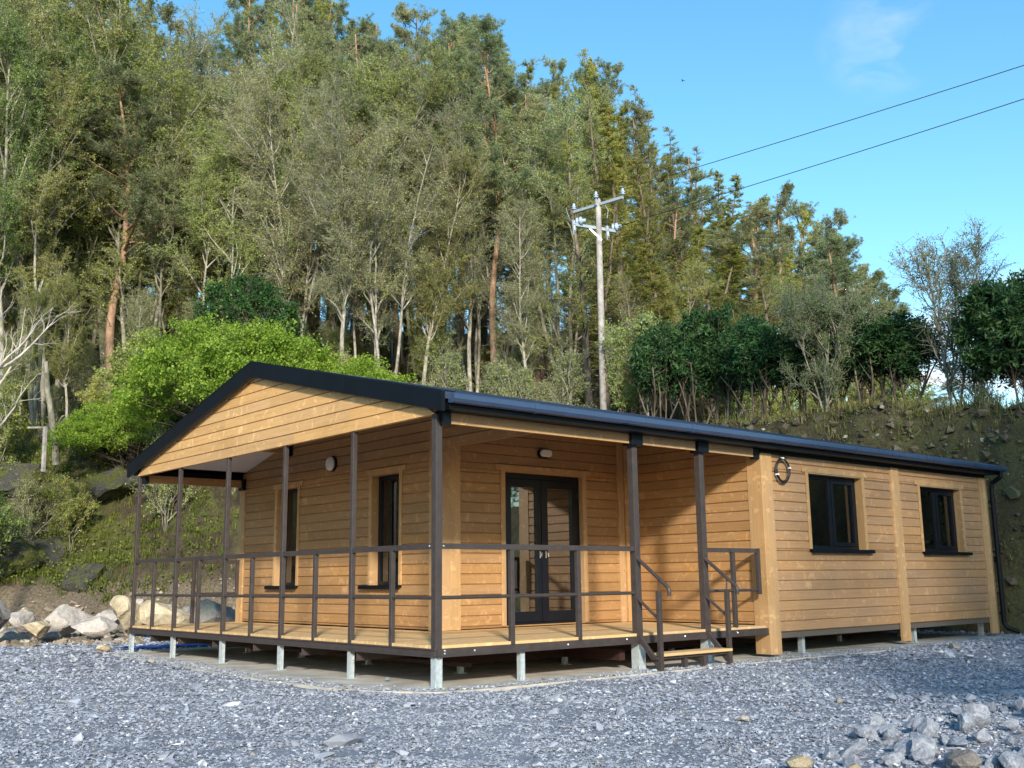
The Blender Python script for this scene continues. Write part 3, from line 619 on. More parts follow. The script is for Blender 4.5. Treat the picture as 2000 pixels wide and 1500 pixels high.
mb.build('casing', MAT['trim_wood'], door, bevel=0.002)

# wall lights
mb = MB(); mb.lathe((GX - 0.022, 5.34, 2.53), (-1, 0, 0), [(0.125, 0), (0.125, 0.03), (0.11, 0.045)], 24); wlt = mb.build('wall_light', MAT['frame'], CAB)
mb = MB(); mb.lathe((GX - 0.060, 5.34, 2.53), (-1, 0, 0), [(0.112, 0), (0.112, 0.025), (0.10, 0.045), (0.07, 0.058), (0.02, 0.063)], 24); mb.build('lamp_cover', MAT['opal'], wlt, smooth=True)
def oval(cx, cz, w, h, n=10):
    r = h / 2; pts = []
    for i in range(n + 1): t = -math.pi / 2 + math.pi * i / n; pts.append((cx + w / 2 - r + r * math.cos(t), cz + r * math.sin(t)))
    for i in range(n + 1): t = math.pi / 2 + math.pi * i / n; pts.append((cx - w / 2 + r + r * math.cos(t), cz + r * math.sin(t)))
    return pts
mb = MB(); mb.prism(oval(3.89, 2.555, 0.25, 0.135), -0.045, 'y', DY - 0.022); wlt = mb.build('wall_light', MAT['frame'], CAB)
mb = MB(); mb.prism(oval(3.89, 2.555, 0.222, 0.108), -0.05, 'y', DY - 0.068); mb.build('lamp_cover', MAT['opal'], wlt, bevel=0.015)

# roof
prof = []; n = 13; y0 = -0.235; run = (4.25 - y0) / n
for i in range(n):
    ya = y0 + i * run; prof += [(ya, roof_top(ya) + 0.014), (ya + run, roof_top(ya + run) - 0.002)]
rt = prof + [(W - y, z) for y, z in reversed(prof)]
rb = [(W - y0, roof_top(y0) - 0.055), (4.25, RIDGE - 0.06), (y0, roof_top(y0) - 0.055)]
mb = MB(); poly = rt + rb; npt = len(rt)
X0, X1 = -0.06, 13.08
v = [(X0, a, b) for a, b in rt] + [(X1, a, b) for a, b in rt] ; mb.add(v, [(i, i + 1, npt + i + 1, npt + i) for i in range(npt - 1)])
zb_ = lambda y: roof_top(y) - 0.055
for x in (X0, X1):
    v = [(x, y0, zb_(y0)), (x, 4.25, RIDGE - 0.06), (x, W - y0, zb_(y0)), (x, W - y0, roof_top(y0) + .01), (x, 4.25, RIDGE), (x, y0, roof_top(y0) + .01)]; mb.add(v, [(0, 1, 4, 5), (1, 2, 3, 4)])
v = [(X0, y0, zb_(y0)), (X1, y0, zb_(y0)), (X1, 4.25, RIDGE - 0.06), (X0, 4.25, RIDGE - 0.06), (X0, W - y0, zb_(y0)), (X1, W - y0, zb_(y0))]
mb.add(v, [(0, 1, 2, 3), (3, 2, 5, 4)]); mb.add([(X0, y0, zb_(y0)), (X1, y0, zb_(y0)), (X1, y0, roof_top(y0) + .014), (X0, y0, roof_top(y0) + .014)], [(0, 1, 2, 3)]); mb.add([(X0, W - y0, zb_(y0)), (X1, W - y0, zb_(y0)), (X1, W - y0, roof_top(y0) + .014), (X0, W - y0, roof_top(y0) + .014)], [(0, 1, 2, 3)])
for i in range(14):     # raised laps across the sheets
    xx = 0.5 + i * 0.93
    for sg in (0, 1):
        p0 = (xx, y0 if not sg else W - y0, roof_top(y0) + 0.02); p1 = (xx, 4.25, RIDGE + 0.006); mb.bar(p0, p1, 0.03, 0.016)
roof = mb.build('roof', MAT['roof'], CAB)
mb = MB(); mb.prism([(4.25 - 0.16, roof_top(4.25 - 0.16) + 0.018), (4.25, RIDGE + 0.018), (4.25 + 0.16, roof_top(4.25 + 0.16) + 0.018), (4.25 + 0.16, roof_top(4.25 + 0.16) + 0.026), (4.25, RIDGE + 0.028), (4.25 - 0.16, roof_top(4.25 - 0.16) + 0.026)], 12.98, 'x', 0.09); mb.build('ridge_cap', MAT['roof'], roof)
for s in (0, 1):        # bargeboards, made in two lengths with a joint
    f = (lambda y: y) if s == 0 else (lambda y: W - y)
    for ya, yb in ((-0.245, 1.72), (1.726, 4.25)):
        mb = MB(); mb.prism([(f(ya), roof_top(ya) - 0.195), (f(yb), roof_top(yb) - 0.195), (f(yb), roof_top(yb) + 0.022), (f(ya), roof_top(ya) + 0.022)], 0.05, 'x', -0.115)
        mb.prism([(f(ya), roof_top(ya) + 0.024), (f(yb), roof_top(yb) + 0.024), (f(yb), roof_top(yb) + 0.036), (f(ya), roof_top(ya) + 0.036)], 0.20, 'x', -0.118); mb.build('bargeboard', MAT['black_trim'], roof)
    mb = MB(); mb.prism([(f(-0.245), roof_top(-0.245) - 0.17), (f(4.25), RIDGE - 0.17), (f(4.25), RIDGE + 0.02), (f(-0.245), roof_top(-0.245) + 0.02)], 0.04, 'x', 13.085); mb.build('bargeboard', MAT['black_trim'], roof)
    # gutter: an open half-round-fronted trough with joint collars
    mb = MB(); g = [(-0.24, 2.665), (-0.335, 2.672), (-0.352, 2.655), (-0.352, 2.61), (-0.335, 2.575), (-0.29, 2.565), (-0.24, 2.575), (-0.24, 2.66)]
    def P(g): return [(f(a), b) for a, b in g]
    mb.prism(P(g), 13.13, 'x', -0.02)
    for xj in (1.15, 3.95, 7.9, 11.1):
        mb.prism(P([(-0.235, 2.672), (-0.338, 2.678), (-0.358, 2.658), (-0.358, 2.606), (-0.338, 2.569), (-0.288, 2.559), (-0.235, 2.57)]), 0.07, 'x', xj)
    mb.build('gutter', MAT['gutter'], roof)
    # dark eave soffit and brackets
    mb = MB(); mb.prism(P([(-0.236, 2.51), (-0.03, 2.51), (-0.03, 2.60), (-0.236, 2.60)]), 12.9, 'x', 0.0)
    mb.prism(P([(-0.03, 2.457), (0.0, 2.457), (0.0, 2.60), (-0.03, 2.60)]), 7.0, 'x', 5.84); mb.build('eave_soffit', MAT['black_trim'], roof)
# sloping white ceiling boards of the porch, with fine joints
mb = MB(); zc = lambda y: roof_top(y) - 0.11
for s in (0, 1):
    f = (lambda y: y) if s == 0 else (lambda y: W - y); y = 0.12
    while y < 4.2:
        yb = min(y + 0.094, 4.25); x1 = GX - 0.002 if (f(y) > DY and f(yb) > DY) else RX - 0.03
        mb.prism([(f(y), zc(y)), (f(yb), zc(yb)), (f(yb), zc(yb) + 0.012), (f(y), zc(y) + 0.012)], x1 - 0.035, 'x', 0.033); y += 0.1
mb.build('porch_ceiling', MAT['white_panel'], CAB)
# timber eave beams with black shoes
mb = MB()
for xa, xb in ((0.16, 3.06), (3.30, 4.38), (4.63, 5.68)): mb.box(xa, xb, -0.025, 0.02, 2.385, 2.512)
mb.build('eave_beam', MAT['fascia_wood'], CAB)
mb = MB(); mb.box(0.10, GX - 0.07, W - 0.1, W - 0.04, 2.37, 2.50); mb.build('eave_beam', MAT['fascia_wood'], CAB)
mb = MB(); mb.box(0.06, GX - 0.09, 6.70, 6.78, 2.83, 2.985); mb.build('purlin', MAT['fascia_wood'], CAB)
for b in ((0.035, 0.155, -0.07, 0.07, 2.36, 2.53), (3.06, 3.27, -0.075, 0.09, 2.36, 2.56), (4.40, 4.61, -0.075, 0.09, 2.36, 2.56), (5.69, 5.805, -0.04, 0.05, 2.36, 2.56), (GX - 0.09, GX - 0.023, W - 0.17, W + 0.02, 2.32, 2.52), (GX - 0.10, GX - 0.023, 6.66, 6.82, 2.79, 3.0), (0.035, 0.12, W - 0.16, W - 0.01, 2.35, 2.475)):
    mb = MB(); mb.box(*b); mb.build('beam_shoe', MAT['black_trim'], CAB, bevel=0.004)
# downpipe
mb = MB(); mb.tube([(12.93, -0.30, 2.57), (12.93, -0.29, 2.47), (12.93, -0.12, 2.36), (12.93, -0.10, 2.25), (12.93, -0.10, -0.22), (12.95, -0.15, -0.30), (13.04, -0.32, -0.37)], 0.042, 14)
for zz in (2.0, 0.9, -0.05): mb.lathe((12.93, -0.10, zz), (0, 0, 1), [(0.05, 0), (0.05, 0.035)], 14); mb.box(12.9, 12.96, -0.10, -0.03, zz, zz + 0.03)
mb.build('downpipe', MAT['black_trim'], CAB, smooth=False)

TZ_ = 1.045
# deck
mb = MB(); y = 0.004; r_ = random.Random(4)
while y < W - 0.02:
    x1 = GX - 0.05 if y > DY - 0.08 else RX - 0.035
    mb.box(0.002 + r_.uniform(-0.006, 0.008), x1, y, min(y + 0.1365, W - 0.004), -0.032, 0.0 - r_.uniform(0, 0.0015)); y += 0.1417
mb.build('deck', MAT['deck_wood'], CAB)
mb = MB(); H0, H1 = -0.115, -0.034
mb.box(-0.022, 0.03, 0.0, W, H0, H1); mb.box(-0.034, 0.03, -0.02, W + .01, H0 - 0.006, H0 + 0.008); mb.box(-0.034, -.02, -0.02, W + .01, H1 - 0.012, H1)
mb.box(0.0, RX - 0.005, -0.03, 0.02, H0, H1); mb.box(0.0, RX - 0.005, -0.04, 0.02, H0 - 0.006, H0 + 0.008); mb.box(0.0, GX, W - 0.03, W + 0.02, H0, H1)
mb.build('deck_frame', MAT['brown_steel'], CAB)
for yy in (1.53, 2.80, 4.10, 5.36, 6.55, 7.6):
    mb = MB(); mb.box(-0.01, 1.9, yy, yy + 0.006, -0.225, -0.123); mb.box(-0.01, 1.9, yy, yy + 0.075, -0.228, -0.222); mb.box(-0.01, 1.9, yy, yy + 0.075, -0.129, -0.123); mb.box(0.10, 0.18, yy + 0.008, yy + 0.075, -0.221, -0.130)
    mb.build('deck_joist', MAT['brown_steel'], CAB)
mb = MB(); mb.box(0.62, 0.72, 0.3, 8.3, -0.27, -0.23); mb.box(3.0, 3.1, 0.2, 8.3, -0.33, -0.2); mb.box(0.8, 12.6, 1.2, 1.3, -0.33, -0.232); mb.box(0.8, 12.6, 6.8, 6.9, -0.33, -0.232); mb.build('chassis_beam', MAT['red_steel'], CAB)

def post(x, y, s, z0, z1, name='porch_post', mat='brown_steel'):
    mb = MB(); mb.box(x - s / 2, x + s / 2, y - s / 2, y + s / 2, z0, z1); return mb.build(name, MAT[mat], CAB, bevel=0.004)
def leg(x, y, s, z1=-0.118, z0=None, name='leg'):
    z0 = -0.437 if z0 is None else z0; mb = MB(); t = 0.006; h = s / 2
    mb.box(x - h, x - h + t, y - h, y + h, z0, z1); mb.box(x + h - t, x + h, y - h, y + h, z0, z1); mb.box(x - h + t, x + h - t, y - h + s * .2, y - h + s * .2 + t, z0, z1)
    mb.box(x - h - 0.03, x + h + 0.03, y - h - 0.03, y + h + 0.03, z0, z0 + 0.008); mb.tube([(x - h - 0.015, y - h - 0.015, z0), (x - h - 0.015, y - h - 0.015, z0 + 0.045)], 0.006, 6)
    return mb.build(name, MAT['galvanised'], CAB)
post(0.032, 0.032, 0.085, -0.118, EAVE); leg(0.035, 0.035, 0.088)
for k in range(1, 5): post(0.018, k * 1.7, 0.058, -0.033, EAVE - 0.002); leg(0.02, k * 1.7, 0.062)
post(0.018, W - 0.03, 0.058, -0.033, EAVE - 0.002); leg(0.02, W - 0.03, 0.062)
post(3.165, 0.03, 0.095, -0.033, 2.50); post(4.505, 0.03, 0.095, -0.033, 2.50)
leg(3.20, 0.06, 0.125); leg(4.55, 0.06, 0.125); leg(1.215, 0.03, 0.065)
for x_, y_ in ((6.83, 0.14), (10.12, 0.16), (12.62, 0.20)): leg(x_, y_, 0.075, -0.19)
for x_, y_ in ((1.3, 1.25), (1.3, 3.3), (1.3, 5.1), (1.3, 6.85), (3.05, 1.25), (3.05, 4.2), (3.05, 7.6), (5.2, 1.25), (7.4, 1.25), (9.6, 1.25), (7.4, 6.85), (10.9, 6.85), (11.6, 1.25)): leg(x_, y_, 0.06, -0.232)

mb = MB(); mb.box(2.2, LEN - 0.05, W - 0.06, W - 0.03, -0.44, -0.195); mb.box(2.2, 2.23, DY + 2.4, W - 0.065, -0.44, -0.24); mb.build('underfloor_light_block', MAT['black_trim'], CAB)  # dark panels added to keep light out from under the cabin
for bx_, by_, bz_ in ((0.095, -0.031, -0.085), (0.095, -0.006, TZ_), (0.095, -0.031, -0.055), (-0.012, 0.10, TZ_), (0.5, -0.031, -0.07), (1.9, -0.031, -0.075), (2.9, -0.031, -0.06), (4.0, -0.031, -0.07), (5.1, -0.031, -0.07)):
    mb = MB(); mb.lathe((bx_, by_, bz_), (0, -1, 0) if by_ < .05 else (-1, 0, 0), [(0.013, 0), (0.013, 0.006), (0.008, 0.011)], 8); mb.build('bolt', MAT['silver'], CAB)
# railings
def rail(p0, p1, name='top_rail'):
    mb = MB()
    if name == 'top_rail': mb.bar(p0, p1, 0.05, 0.06)
    else: mb.tube([p0, p1], 0.0205, 10)
    return mb.build(name, MAT['brown_steel'], CAB, bevel=0.003 if name == 'top_rail' else 0)
TZ, MZ = 1.045, 0.497
ys = [0.075] + [k * 1.7 for k in range(1, 5)] + [W - 0.06]
for i in range(5):
    ya = ys[i] + (0.03 if i else 0); yb = ys[i + 1] - 0.03; ym = 0.85 + 1.7 * i
    rail((0.018, ya, TZ), (0.018, yb, TZ)); rail((0.018, ya, MZ), (0.018, ym - .026, MZ), 'mid_rail'); rail((0.018, ym + .026, MZ), (0.018, yb, MZ), 'mid_rail')
    post(0.016, ym, 0.052, -0.033, TZ - 0.031, 'baluster')
rail((0.08, 0.02, TZ), (3.116, 0.02, TZ))
for xa, xb in ((0.08, 1.045), (1.105, 2.10), (2.16, 3.116)): rail((xa, 0.02, MZ), (xb, 0.02, MZ), 'mid_rail')
for xx in (1.075, 2.13): post(xx, 0.018, 0.056, -0.033, TZ - 0.031, 'baluster')
rail((4.555, 0.02, TZ), (5.665, 0.02, TZ)); rail((4.555, 0.02, MZ), (5.10, 0.02, MZ), 'mid_rail'); rail((5.16, 0.02, MZ), (5.665, 0.02, MZ), 'mid_rail')
post(5.13, 0.018, 0.056, 0.0, TZ - 0.031, 'baluster'); post(5.695, 0.01, 0.056, MZ - 0.06, TZ + 0.032, 'baluster')
rail((1.08, W - 0.03, TZ), (GX - 0.10, W - 0.03, TZ)); rail((1.08, W - 0.03, MZ), (GX - 0.10, W - 0.03, MZ), 'mid_rail')
post(1.05, W - 0.03, 0.056, 0.0, TZ + 0.03, 'baluster'); post(GX - 0.072, W - 0.03, 0.052, MZ - 0.06, TZ + 0.032, 'baluster')
# handrails of the step
for xs_ in (3.165, 4.505):
    xh = xs_ - 0.035; post(xh, -0.37, 0.055, -0.47, 0.52, 'newel_post')
    mb = MB(); mb.tube([(xh + 0.01, -0.015, 0.935), (xh + 0.01, -0.49, 0.585), (xh + 0.01, -0.525, 0.55), (xh + 0.01, -0.535, 0.51), (xh + 0.01, -0.53, 0.46)], 0.024, 12); mb.tube([(xh, -0.37, 0.52), (xh + .01, -0.37, 0.66)], 0.010, 8); mb.build('handrail', MAT['brown_steel'], CAB, smooth=False)
    mb = MB(); mb.tube([(xh + 0.005, -0.015, 0.43), (xh + 0.005, -0.343, 0.19)], 0.019, 10); mb.build('lower_handrail', MAT['brown_steel'], CAB)
    mb = MB(); mb.bar((xh, -0.03, -0.05), (xh, -0.345, -0.38), 0.05, 0.055); mb.build('step_stringer', MAT['brown_steel'], CAB)
mb = MB(); mb.box(3.16, 4.50, -0.40, -0.13, -0.265, -0.23); mb.build('step', MAT['deck_wood'], CAB, bevel=0.004)
mb = MB(); mb.box(3.06, 4.5, -0.35, -0.31, -0.30, -0.267); mb.box(3.62, 3.68, -0.33, -0.27, -0.47, -0.30); mb.box(3.95, 4.01, -0.37, -0.31, -0.47, -0.30); mb.build('step_support', MAT['brown_steel'], CAB)

# cable coil hung on the wall
mb = MB(); c = Vector((6.30, -0.075, 2.23)); r_ = random.Random(2)
for k in range(5):
    R = 0.165 + r_.uniform(-0.02, 0.014); ox, oz = r_.uniform(-.012, .012), r_.uniform(-.012, .012); pts = [c + Vector((ox + R * math.cos(t), -0.004 * k + r_.uniform(-.004, .004), oz + R * 1.05 * math.sin(t))) for t in [2 * math.pi * i / 26 for i in range(27)]]
    mb.tube(pts, 0.0065, 6)
mb.tube([c + Vector((0.02, -0.01, .17)), c + Vector((-.06, 0.02, 0.23)), c + Vector((-0.15, 0.045, 0.24))], 0.009, 6); mb.tube([c + Vector((-0.02, -0.01, .17)), c + Vector((.06, 0.02, 0.21)), c + Vector((0.20, 0.03, 0.19))], 0.006, 6)
coil = mb.build('cable_coil', MAT['cable']); tag(coil, 'coil of black cable hung high on the front wall beside the corner board', 'cable')
mb = MB()
for t in (0.2, 1.57, 3.6): 
    p = c + Vector((0.165 * math.cos(t), -0.01, 0.172 * math.sin(t))); mb.box(p.x - .02, p.x + .02, p.y - .022, p.y + .02, p.z - .012, p.z + .012)
mb.build('cable_tie', MAT['opal'], coil)
# blue tarpaulin lying behind the porch
xs_ = np.linspace(0.2, 4.6, 60); ys_ = np.linspace(9.0, 9.75, 16)
tp = grid_mesh('tarpaulin', xs_, ys_, lambda X, Y: -0.42 + 0.035 * np.abs(wob(X, Y, 5.0, 2.0)) + 0.05 * np.exp(-((Y - 9.15) ** 2) / 0.01) * (0.6 + 0.4 * wob(X, Y, 3, 1)), MAT['tarp']); tag(tp, 'crumpled blue tarpaulin lying on the gravel behind the porch', 'tarpaulin')

# ------------------------------------------------------------------ plants
def leaf_mat(name, c0, c1, c2, trans=0.45, rough=0.55, hue=0.03, val=0.25, scale=0.9, spec=0.3):
    """leaf colours drift from tree to tree and from spray to spray"""
    m, nt, b, out = new_mat(name); q = N(nt); tc = q.n("TexCoord"); oi = q.n("ObjectInfo")
    ov = q.n("VectorMath", operation='ADD'); q.l(tc.outputs['Object'], ov.inputs[0]); q.l(q.xyz(q.math('MULTIPLY', oi.outputs['Random'], 50.0), 0.0, 0.0), ov.inputs[1])
    n1 = q.noise(ov.outputs[0], scale, 3, 0.6); wn_ = q.n("TexWhiteNoise", noise_dimensions='3D'); sn = q.n("VectorMath", operation='SNAP'); q.l(ov.outputs[0], sn.inputs[0]); sn.inputs[1].default_value = (.13, .13, .13); q.l(sn.outputs[0], wn_.inputs['Vector'])
    t = q.math('ADD', q.math('MULTIPLY', n1, 0.7), q.math('MULTIPLY', wn_.outputs['Value'], 0.3)); c = q.ramp(t, [(0.3, c0), (0.5, c1), (0.7, c2)])
    hs = q.n("HueSaturation"); q.l(c, hs.inputs['Color']); q.l(q.rng(oi.outputs['Random'], 0, 1, 0.5 - hue, 0.5 + hue), hs.inputs['Hue'])
    r2 = q.math('FRACT', q.math('MULTIPLY', oi.outputs['Random'], 17.31)); q.l(q.rng(r2, 0, 1, 1 - val, 1 + val), hs.inputs['Value'])
    q.l(hs.outputs[0], b.inputs['Base Color']); b.inputs['Roughness'].default_value = rough; b.inputs['Specular IOR Level'].default_value = spec
    tr = q.n("BsdfTranslucent"); q.l(hs.outputs[0], tr.inputs[0]); mx = q.n("MixShader"); mx.inputs[0].default_value = trans; q.l(b.outputs[0], mx.inputs[1]); q.l(tr.outputs[0], mx.inputs[2]); q.l(mx.outputs[0], out.inputs[0]); return m
def bark_mat(name, a, b_, c_, sc=(6, 6, 1.2), lich=None):
    m, nt, b, out = new_mat(name); q = N(nt); tc = q.n("TexCoord"); oi = q.n("ObjectInfo"); mp = q.n("Mapping"); mp.inputs['Scale'].default_value = sc; q.l(tc.outputs['Object'], mp.inputs[0]); q.l(q.xyz(q.math('MULTIPLY', oi.outputs['Random'], 40.0), 0.0, 0.0), mp.inputs['Location'])
    n1 = q.noise(mp.outputs[0], 1.0, 6, 0.7); c = q.ramp(n1, [(0.32, a), (0.5, b_), (0.68, c_)])
    if lich: c = q.mix(q.rng(q.noise(tc.outputs['Object'], 1.7, 4, 0.6), 0.52, 0.66, 0, 0.75, True), c, lich)
    q.l(c, b.inputs['Base Color']); b.inputs['Roughness'].default_value = 0.9; q.l(q.bump(n1, 0.6, 0.02), b.inputs['Normal']); return m
def pine_bark():
    m, nt, b, out = new_mat('scots_pine_bark'); q = N(nt); tc = q.n("TexCoord"); sp = q.n("SeparateXYZ"); q.l(tc.outputs['Object'], sp.inputs[0]); mp = q.n("Mapping"); mp.inputs['Scale'].default_value = (7, 7, 2); q.l(tc.outputs['Object'], mp.inputs[0]); n1 = q.noise(mp.outputs[0], 1, 6, 0.7)
    lo = q.ramp(n1, [(0.35, (0.07, 0.045, 0.035)), (0.6, (0.24, 0.17, 0.13))]); hi = q.ramp(n1, [(0.35, (0.20, 0.11, 0.065)), (0.6, (0.40, 0.25, 0.16))])
    q.l(q.mix(q.rng(sp.outputs[2], 2.0, 7.0, 0, 1, True), lo, hi), b.inputs['Base Color']); b.inputs['Roughness'].default_value = 0.9; return m
MAT['birch_leaf'] = leaf_mat('young_birch_leaves', (0.19, 0.24, 0.055), (0.35, 0.405, 0.095), (0.52, 0.56, 0.18), 0.5)
MAT['thin_leaf'] = leaf_mat('opening_buds', (0.22, 0.245, 0.08), (0.40, 0.43, 0.14), (0.55, 0.58, 0.23), 0.5)
MAT['pine_leaf'] = leaf_mat('pine_needles', (0.14, 0.175, 0.085), (0.28, 0.32, 0.15), (0.44, 0.46, 0.23), 0.4)
MAT['larch_leaf'] = leaf_mat('larch_needles', (0.20, 0.235, 0.055), (0.37, 0.385, 0.09), (0.56, 0.50, 0.15), 0.42, hue=0.012)
MAT['maple_leaf'] = leaf_mat('bright_spring_leaves', (0.13, 0.23, 0.020), (0.25, 0.39, 0.040), (0.42, 0.56, 0.10), 0.5, hue=0.01, val=0.08, scale=1.6)
MAT['holly_leaf'] = leaf_mat('dark_evergreen_leaves', (0.014, 0.045, 0.012), (0.030, 0.085, 0.020), (0.075, 0.16, 0.04), 0.2, 0.35, 0.01, 0.1, 1.5, 0.2)
MAT['laurel_leaf'] = leaf_mat('laurel_leaves', (0.014, 0.048, 0.018), (0.038, 0.10, 0.032), (0.10, 0.20, 0.06), 0.28, 0.5, 0.02, 0.25, 1.6, 0.2)
MAT['sap_leaf'] = leaf_mat('pale_sapling_leaves', (0.12, 0.16, 0.05), (0.20, 0.25, 0.08), (0.30, 0.34, 0.13), 0.45)
MAT['grass'] = leaf_mat('grass_blades', (0.10, 0.11, 0.03), (0.21, 0.20, 0.065), (0.40, 0.33, 0.15), 0.35, scale=0.5)
MAT['fern'] = leaf_mat('undergrowth_leaves', (0.055, 0.085, 0.012), (0.125, 0.165, 0.024), (0.25, 0.28, 0.055), 0.4, scale=0.5)
MAT['birch_bark'] = bark_mat('pale_birch_bark', (0.09, 0.075, 0.06), (0.30, 0.275, 0.225), (0.52, 0.48, 0.41), (7, 7, 3), (0.24, 0.25, 0.11))
MAT['grey_bark'] = bark_mat('grey_mossy_bark', (0.09, 0.08, 0.06), (0.22, 0.20, 0.155), (0.38, 0.36, 0.29), lich=(0.20, 0.20, 0.07))
MAT['brown_bark'] = bark_mat('brown_bark', (0.05, 0.037, 0.028), (0.125, 0.095, 0.07), (0.24, 0.19, 0.14))
MAT['dead_bark'] = bark_mat('bleached_dead_wood', (0.24, 0.20, 0.16), (0.48, 0.43, 0.37), (0.66, 0.61, 0.54))
MAT['pine_bark'] = pine_bark()
MAT['twig'] = bark_mat('grey_brown_twigs', (0.14, 0.13, 0.105), (0.23, 0.21, 0.175), (0.32, 0.30, 0.25))
MAT['twig_dark'] = bark_mat('dark_twigs', (0.055, 0.042, 0.034), (0.10, 0.078, 0.06), (0.16, 0.125, 0.10))

def unit(v): return v / (np.linalg.norm(v, axis=-1, keepdims=True) + 1e-9)
class Plant:
    def __init__(s, seed): s.r = np.random.default_rng(seed); s.A = []; s.B = []; s.ra = []; s.rb = []; s.lv = []; s.leafP = []; s.leafD = []
    def line(s, p, d, L, n, r0, r1, wobble=0.15, up=0.0, lvl=0, sag=0.0):
        """a crooked tapering limb; returns its joints"""
        p = np.array(p, float); d = unit(np.array(d, float)); pts = [p.copy()]; st = L / n
        for i in range(n):
            d = unit(d + s.r.normal(0, wobble, 3) + np.array([0, 0, up - sag * (i / n)])); p = p + d * st; pts.append(p.copy())
        pts = np.array(pts); rr = np.linspace(r0, r1, n + 1); s.A.append(pts[:-1]); s.B.append(pts[1:]); s.ra.append(rr[:-1]); s.rb.append(rr[1:]); s.lv.append(np.full(n, lvl)); return pts
    def many(s, P, D, L, r0, r1, bend=0.25, n=2, lvl=3, up=0.0):
        """many twigs at once: arrays of starts, directions and lengths"""
        p = P.copy(); d = unit(D); out = [p]; m = len(P)
        for i in range(n):
            d = unit(d + s.r.normal(0, bend, (m, 3)) + np.array([0, 0, up])); q = p + d * (L / n)[:, None]
            a = r0 + (r1 - r0) * i / n; b = r0 + (r1 - r0) * (i + 1) / n
            s.A.append(p); s.B.append(q); s.ra.append(np.broadcast_to(a, (m,)).copy()); s.rb.append(np.broadcast_to(b, (m,)).copy()); s.lv.append(np.full(m, lvl)); p = q; out.append(p)
        return np.array(out)      # (n+1, m, 3)
    def wood(s, name, maxlvl, minlvl=0):
        A = np.concatenate(s.A); B = np.concatenate(s.B); ra = np.concatenate(s.ra); rb = np.concatenate(s.rb); lv = np.concatenate(s.lv); Vs = []; Fs = []; base = 0
        for k, sel in ((8, (lv == 0)), (5, (lv == 1)), (3, (lv >= 2))):
            sel = sel & (lv <= maxlvl) & (lv >= minlvl)
            if not sel.any(): continue
            a, b, r0, r1 = A[sel], B[sel], ra[sel], rb[sel]; d = unit(b - a); ref = np.where(np.abs(d[:, 2:3]) > 0.9, np.array([[1.0, 0, 0]]), np.array([[0, 0, 1.0]])); u = unit(np.cross(d, ref)); w = np.cross(d, u); th = 2 * np.pi * np.arange(k) / k
            ring = u[:, None] * np.cos(th)[None, :, None] + w[:, None] * np.sin(th)[None, :, None]; ext = d * (r0 * 0.3)[:, None]
            V = np.concatenate([(a - ext)[:, None] + ring * r0[:, None, None], (b + ext * .5)[:, None] + ring * r1[:, None, None]], 1); n = len(a); i = np.arange(k); j = (i + 1) % k
            f = np.stack([i, j, j + k, i + k], 1)[None] + (np.arange(n) * 2 * k)[:, None, None]; Vs.append(V.reshape(-1, 3)); Fs.append(f.reshape(-1, 4) + base); base += n * 2 * k
        return np_mesh(name, np.concatenate(Vs), [np.concatenate(Fs)], True)
    def leaves_mesh(s, name, P, size, D=None, aspect=0.6, droop=0.0, flat=None):
        """one folded diamond per leaf"""
        n = len(P); sz = size * s.r.uniform(0.65, 1.3, n); d = unit(s.r.normal(size=(n, 3)) if D is None else D + s.r.normal(0, 0.5, (n, 3))); d[:, 2] -= droop; d = unit(d)
        up = unit(s.r.normal(size=(n, 3)) if flat is None else s.r.normal(0, flat, (n, 3)) + np.array([0, 0, 1.0])); sd = unit(np.cross(d, up)); nn = np.cross(sd, d)
        V = np.stack([P, P + d * (sz * .5)[:, None] + sd * (sz * aspect * .5)[:, None] - nn * (sz * .08)[:, None], P + d * sz[:, None], P + d * (sz * .5)[:, None] - sd * (sz * aspect * .5)[:, None] - nn * (sz * .08)[:, None]], 1)
        i = np.arange(n)[:, None] * 4; return np_mesh(name, V.reshape(-1, 3), [i + np.array([[0, 1, 2, 3]])], False)
def ring_dirs(r, n, axis, spread):
    a = unit(np.array(axis, float)); ref = np.array([1.0, 0, 0]) if abs(a[2]) > .8 else np.array([0, 0, 1.0]); u = unit(np.cross(a, ref)); w = np.cross(a, u); th = r.uniform(0, 2 * np.pi, n)
    sp = np.asarray(spread); return a * np.cos(sp)[:, None] + (u * np.cos(th)[:, None] + w * np.sin(th)[:, None]) * np.sin(sp)[:, None]
def along(pts, t):
    n = len(pts) - 1; x = np.clip(np.asarray(t) * n, 0, n - 1e-6); i = x.astype(int); f = (x - i)[:, None]; return pts[i] * (1 - f) + pts[i + 1] * f, unit(pts[i + 1] - pts[i])
def finish(p, kind, bark, twig, leaf, leafmesh, extra=None):
    root = empty(kind); t = link_obj('trunk', p.wood('trunk', 1), MAT[bark], root); w = link_obj('branches', p.wood('branches', 9, 2), MAT[twig], root)
    if leafmesh is not None: link_obj('crown', leafmesh, MAT[leaf], root)
    return root
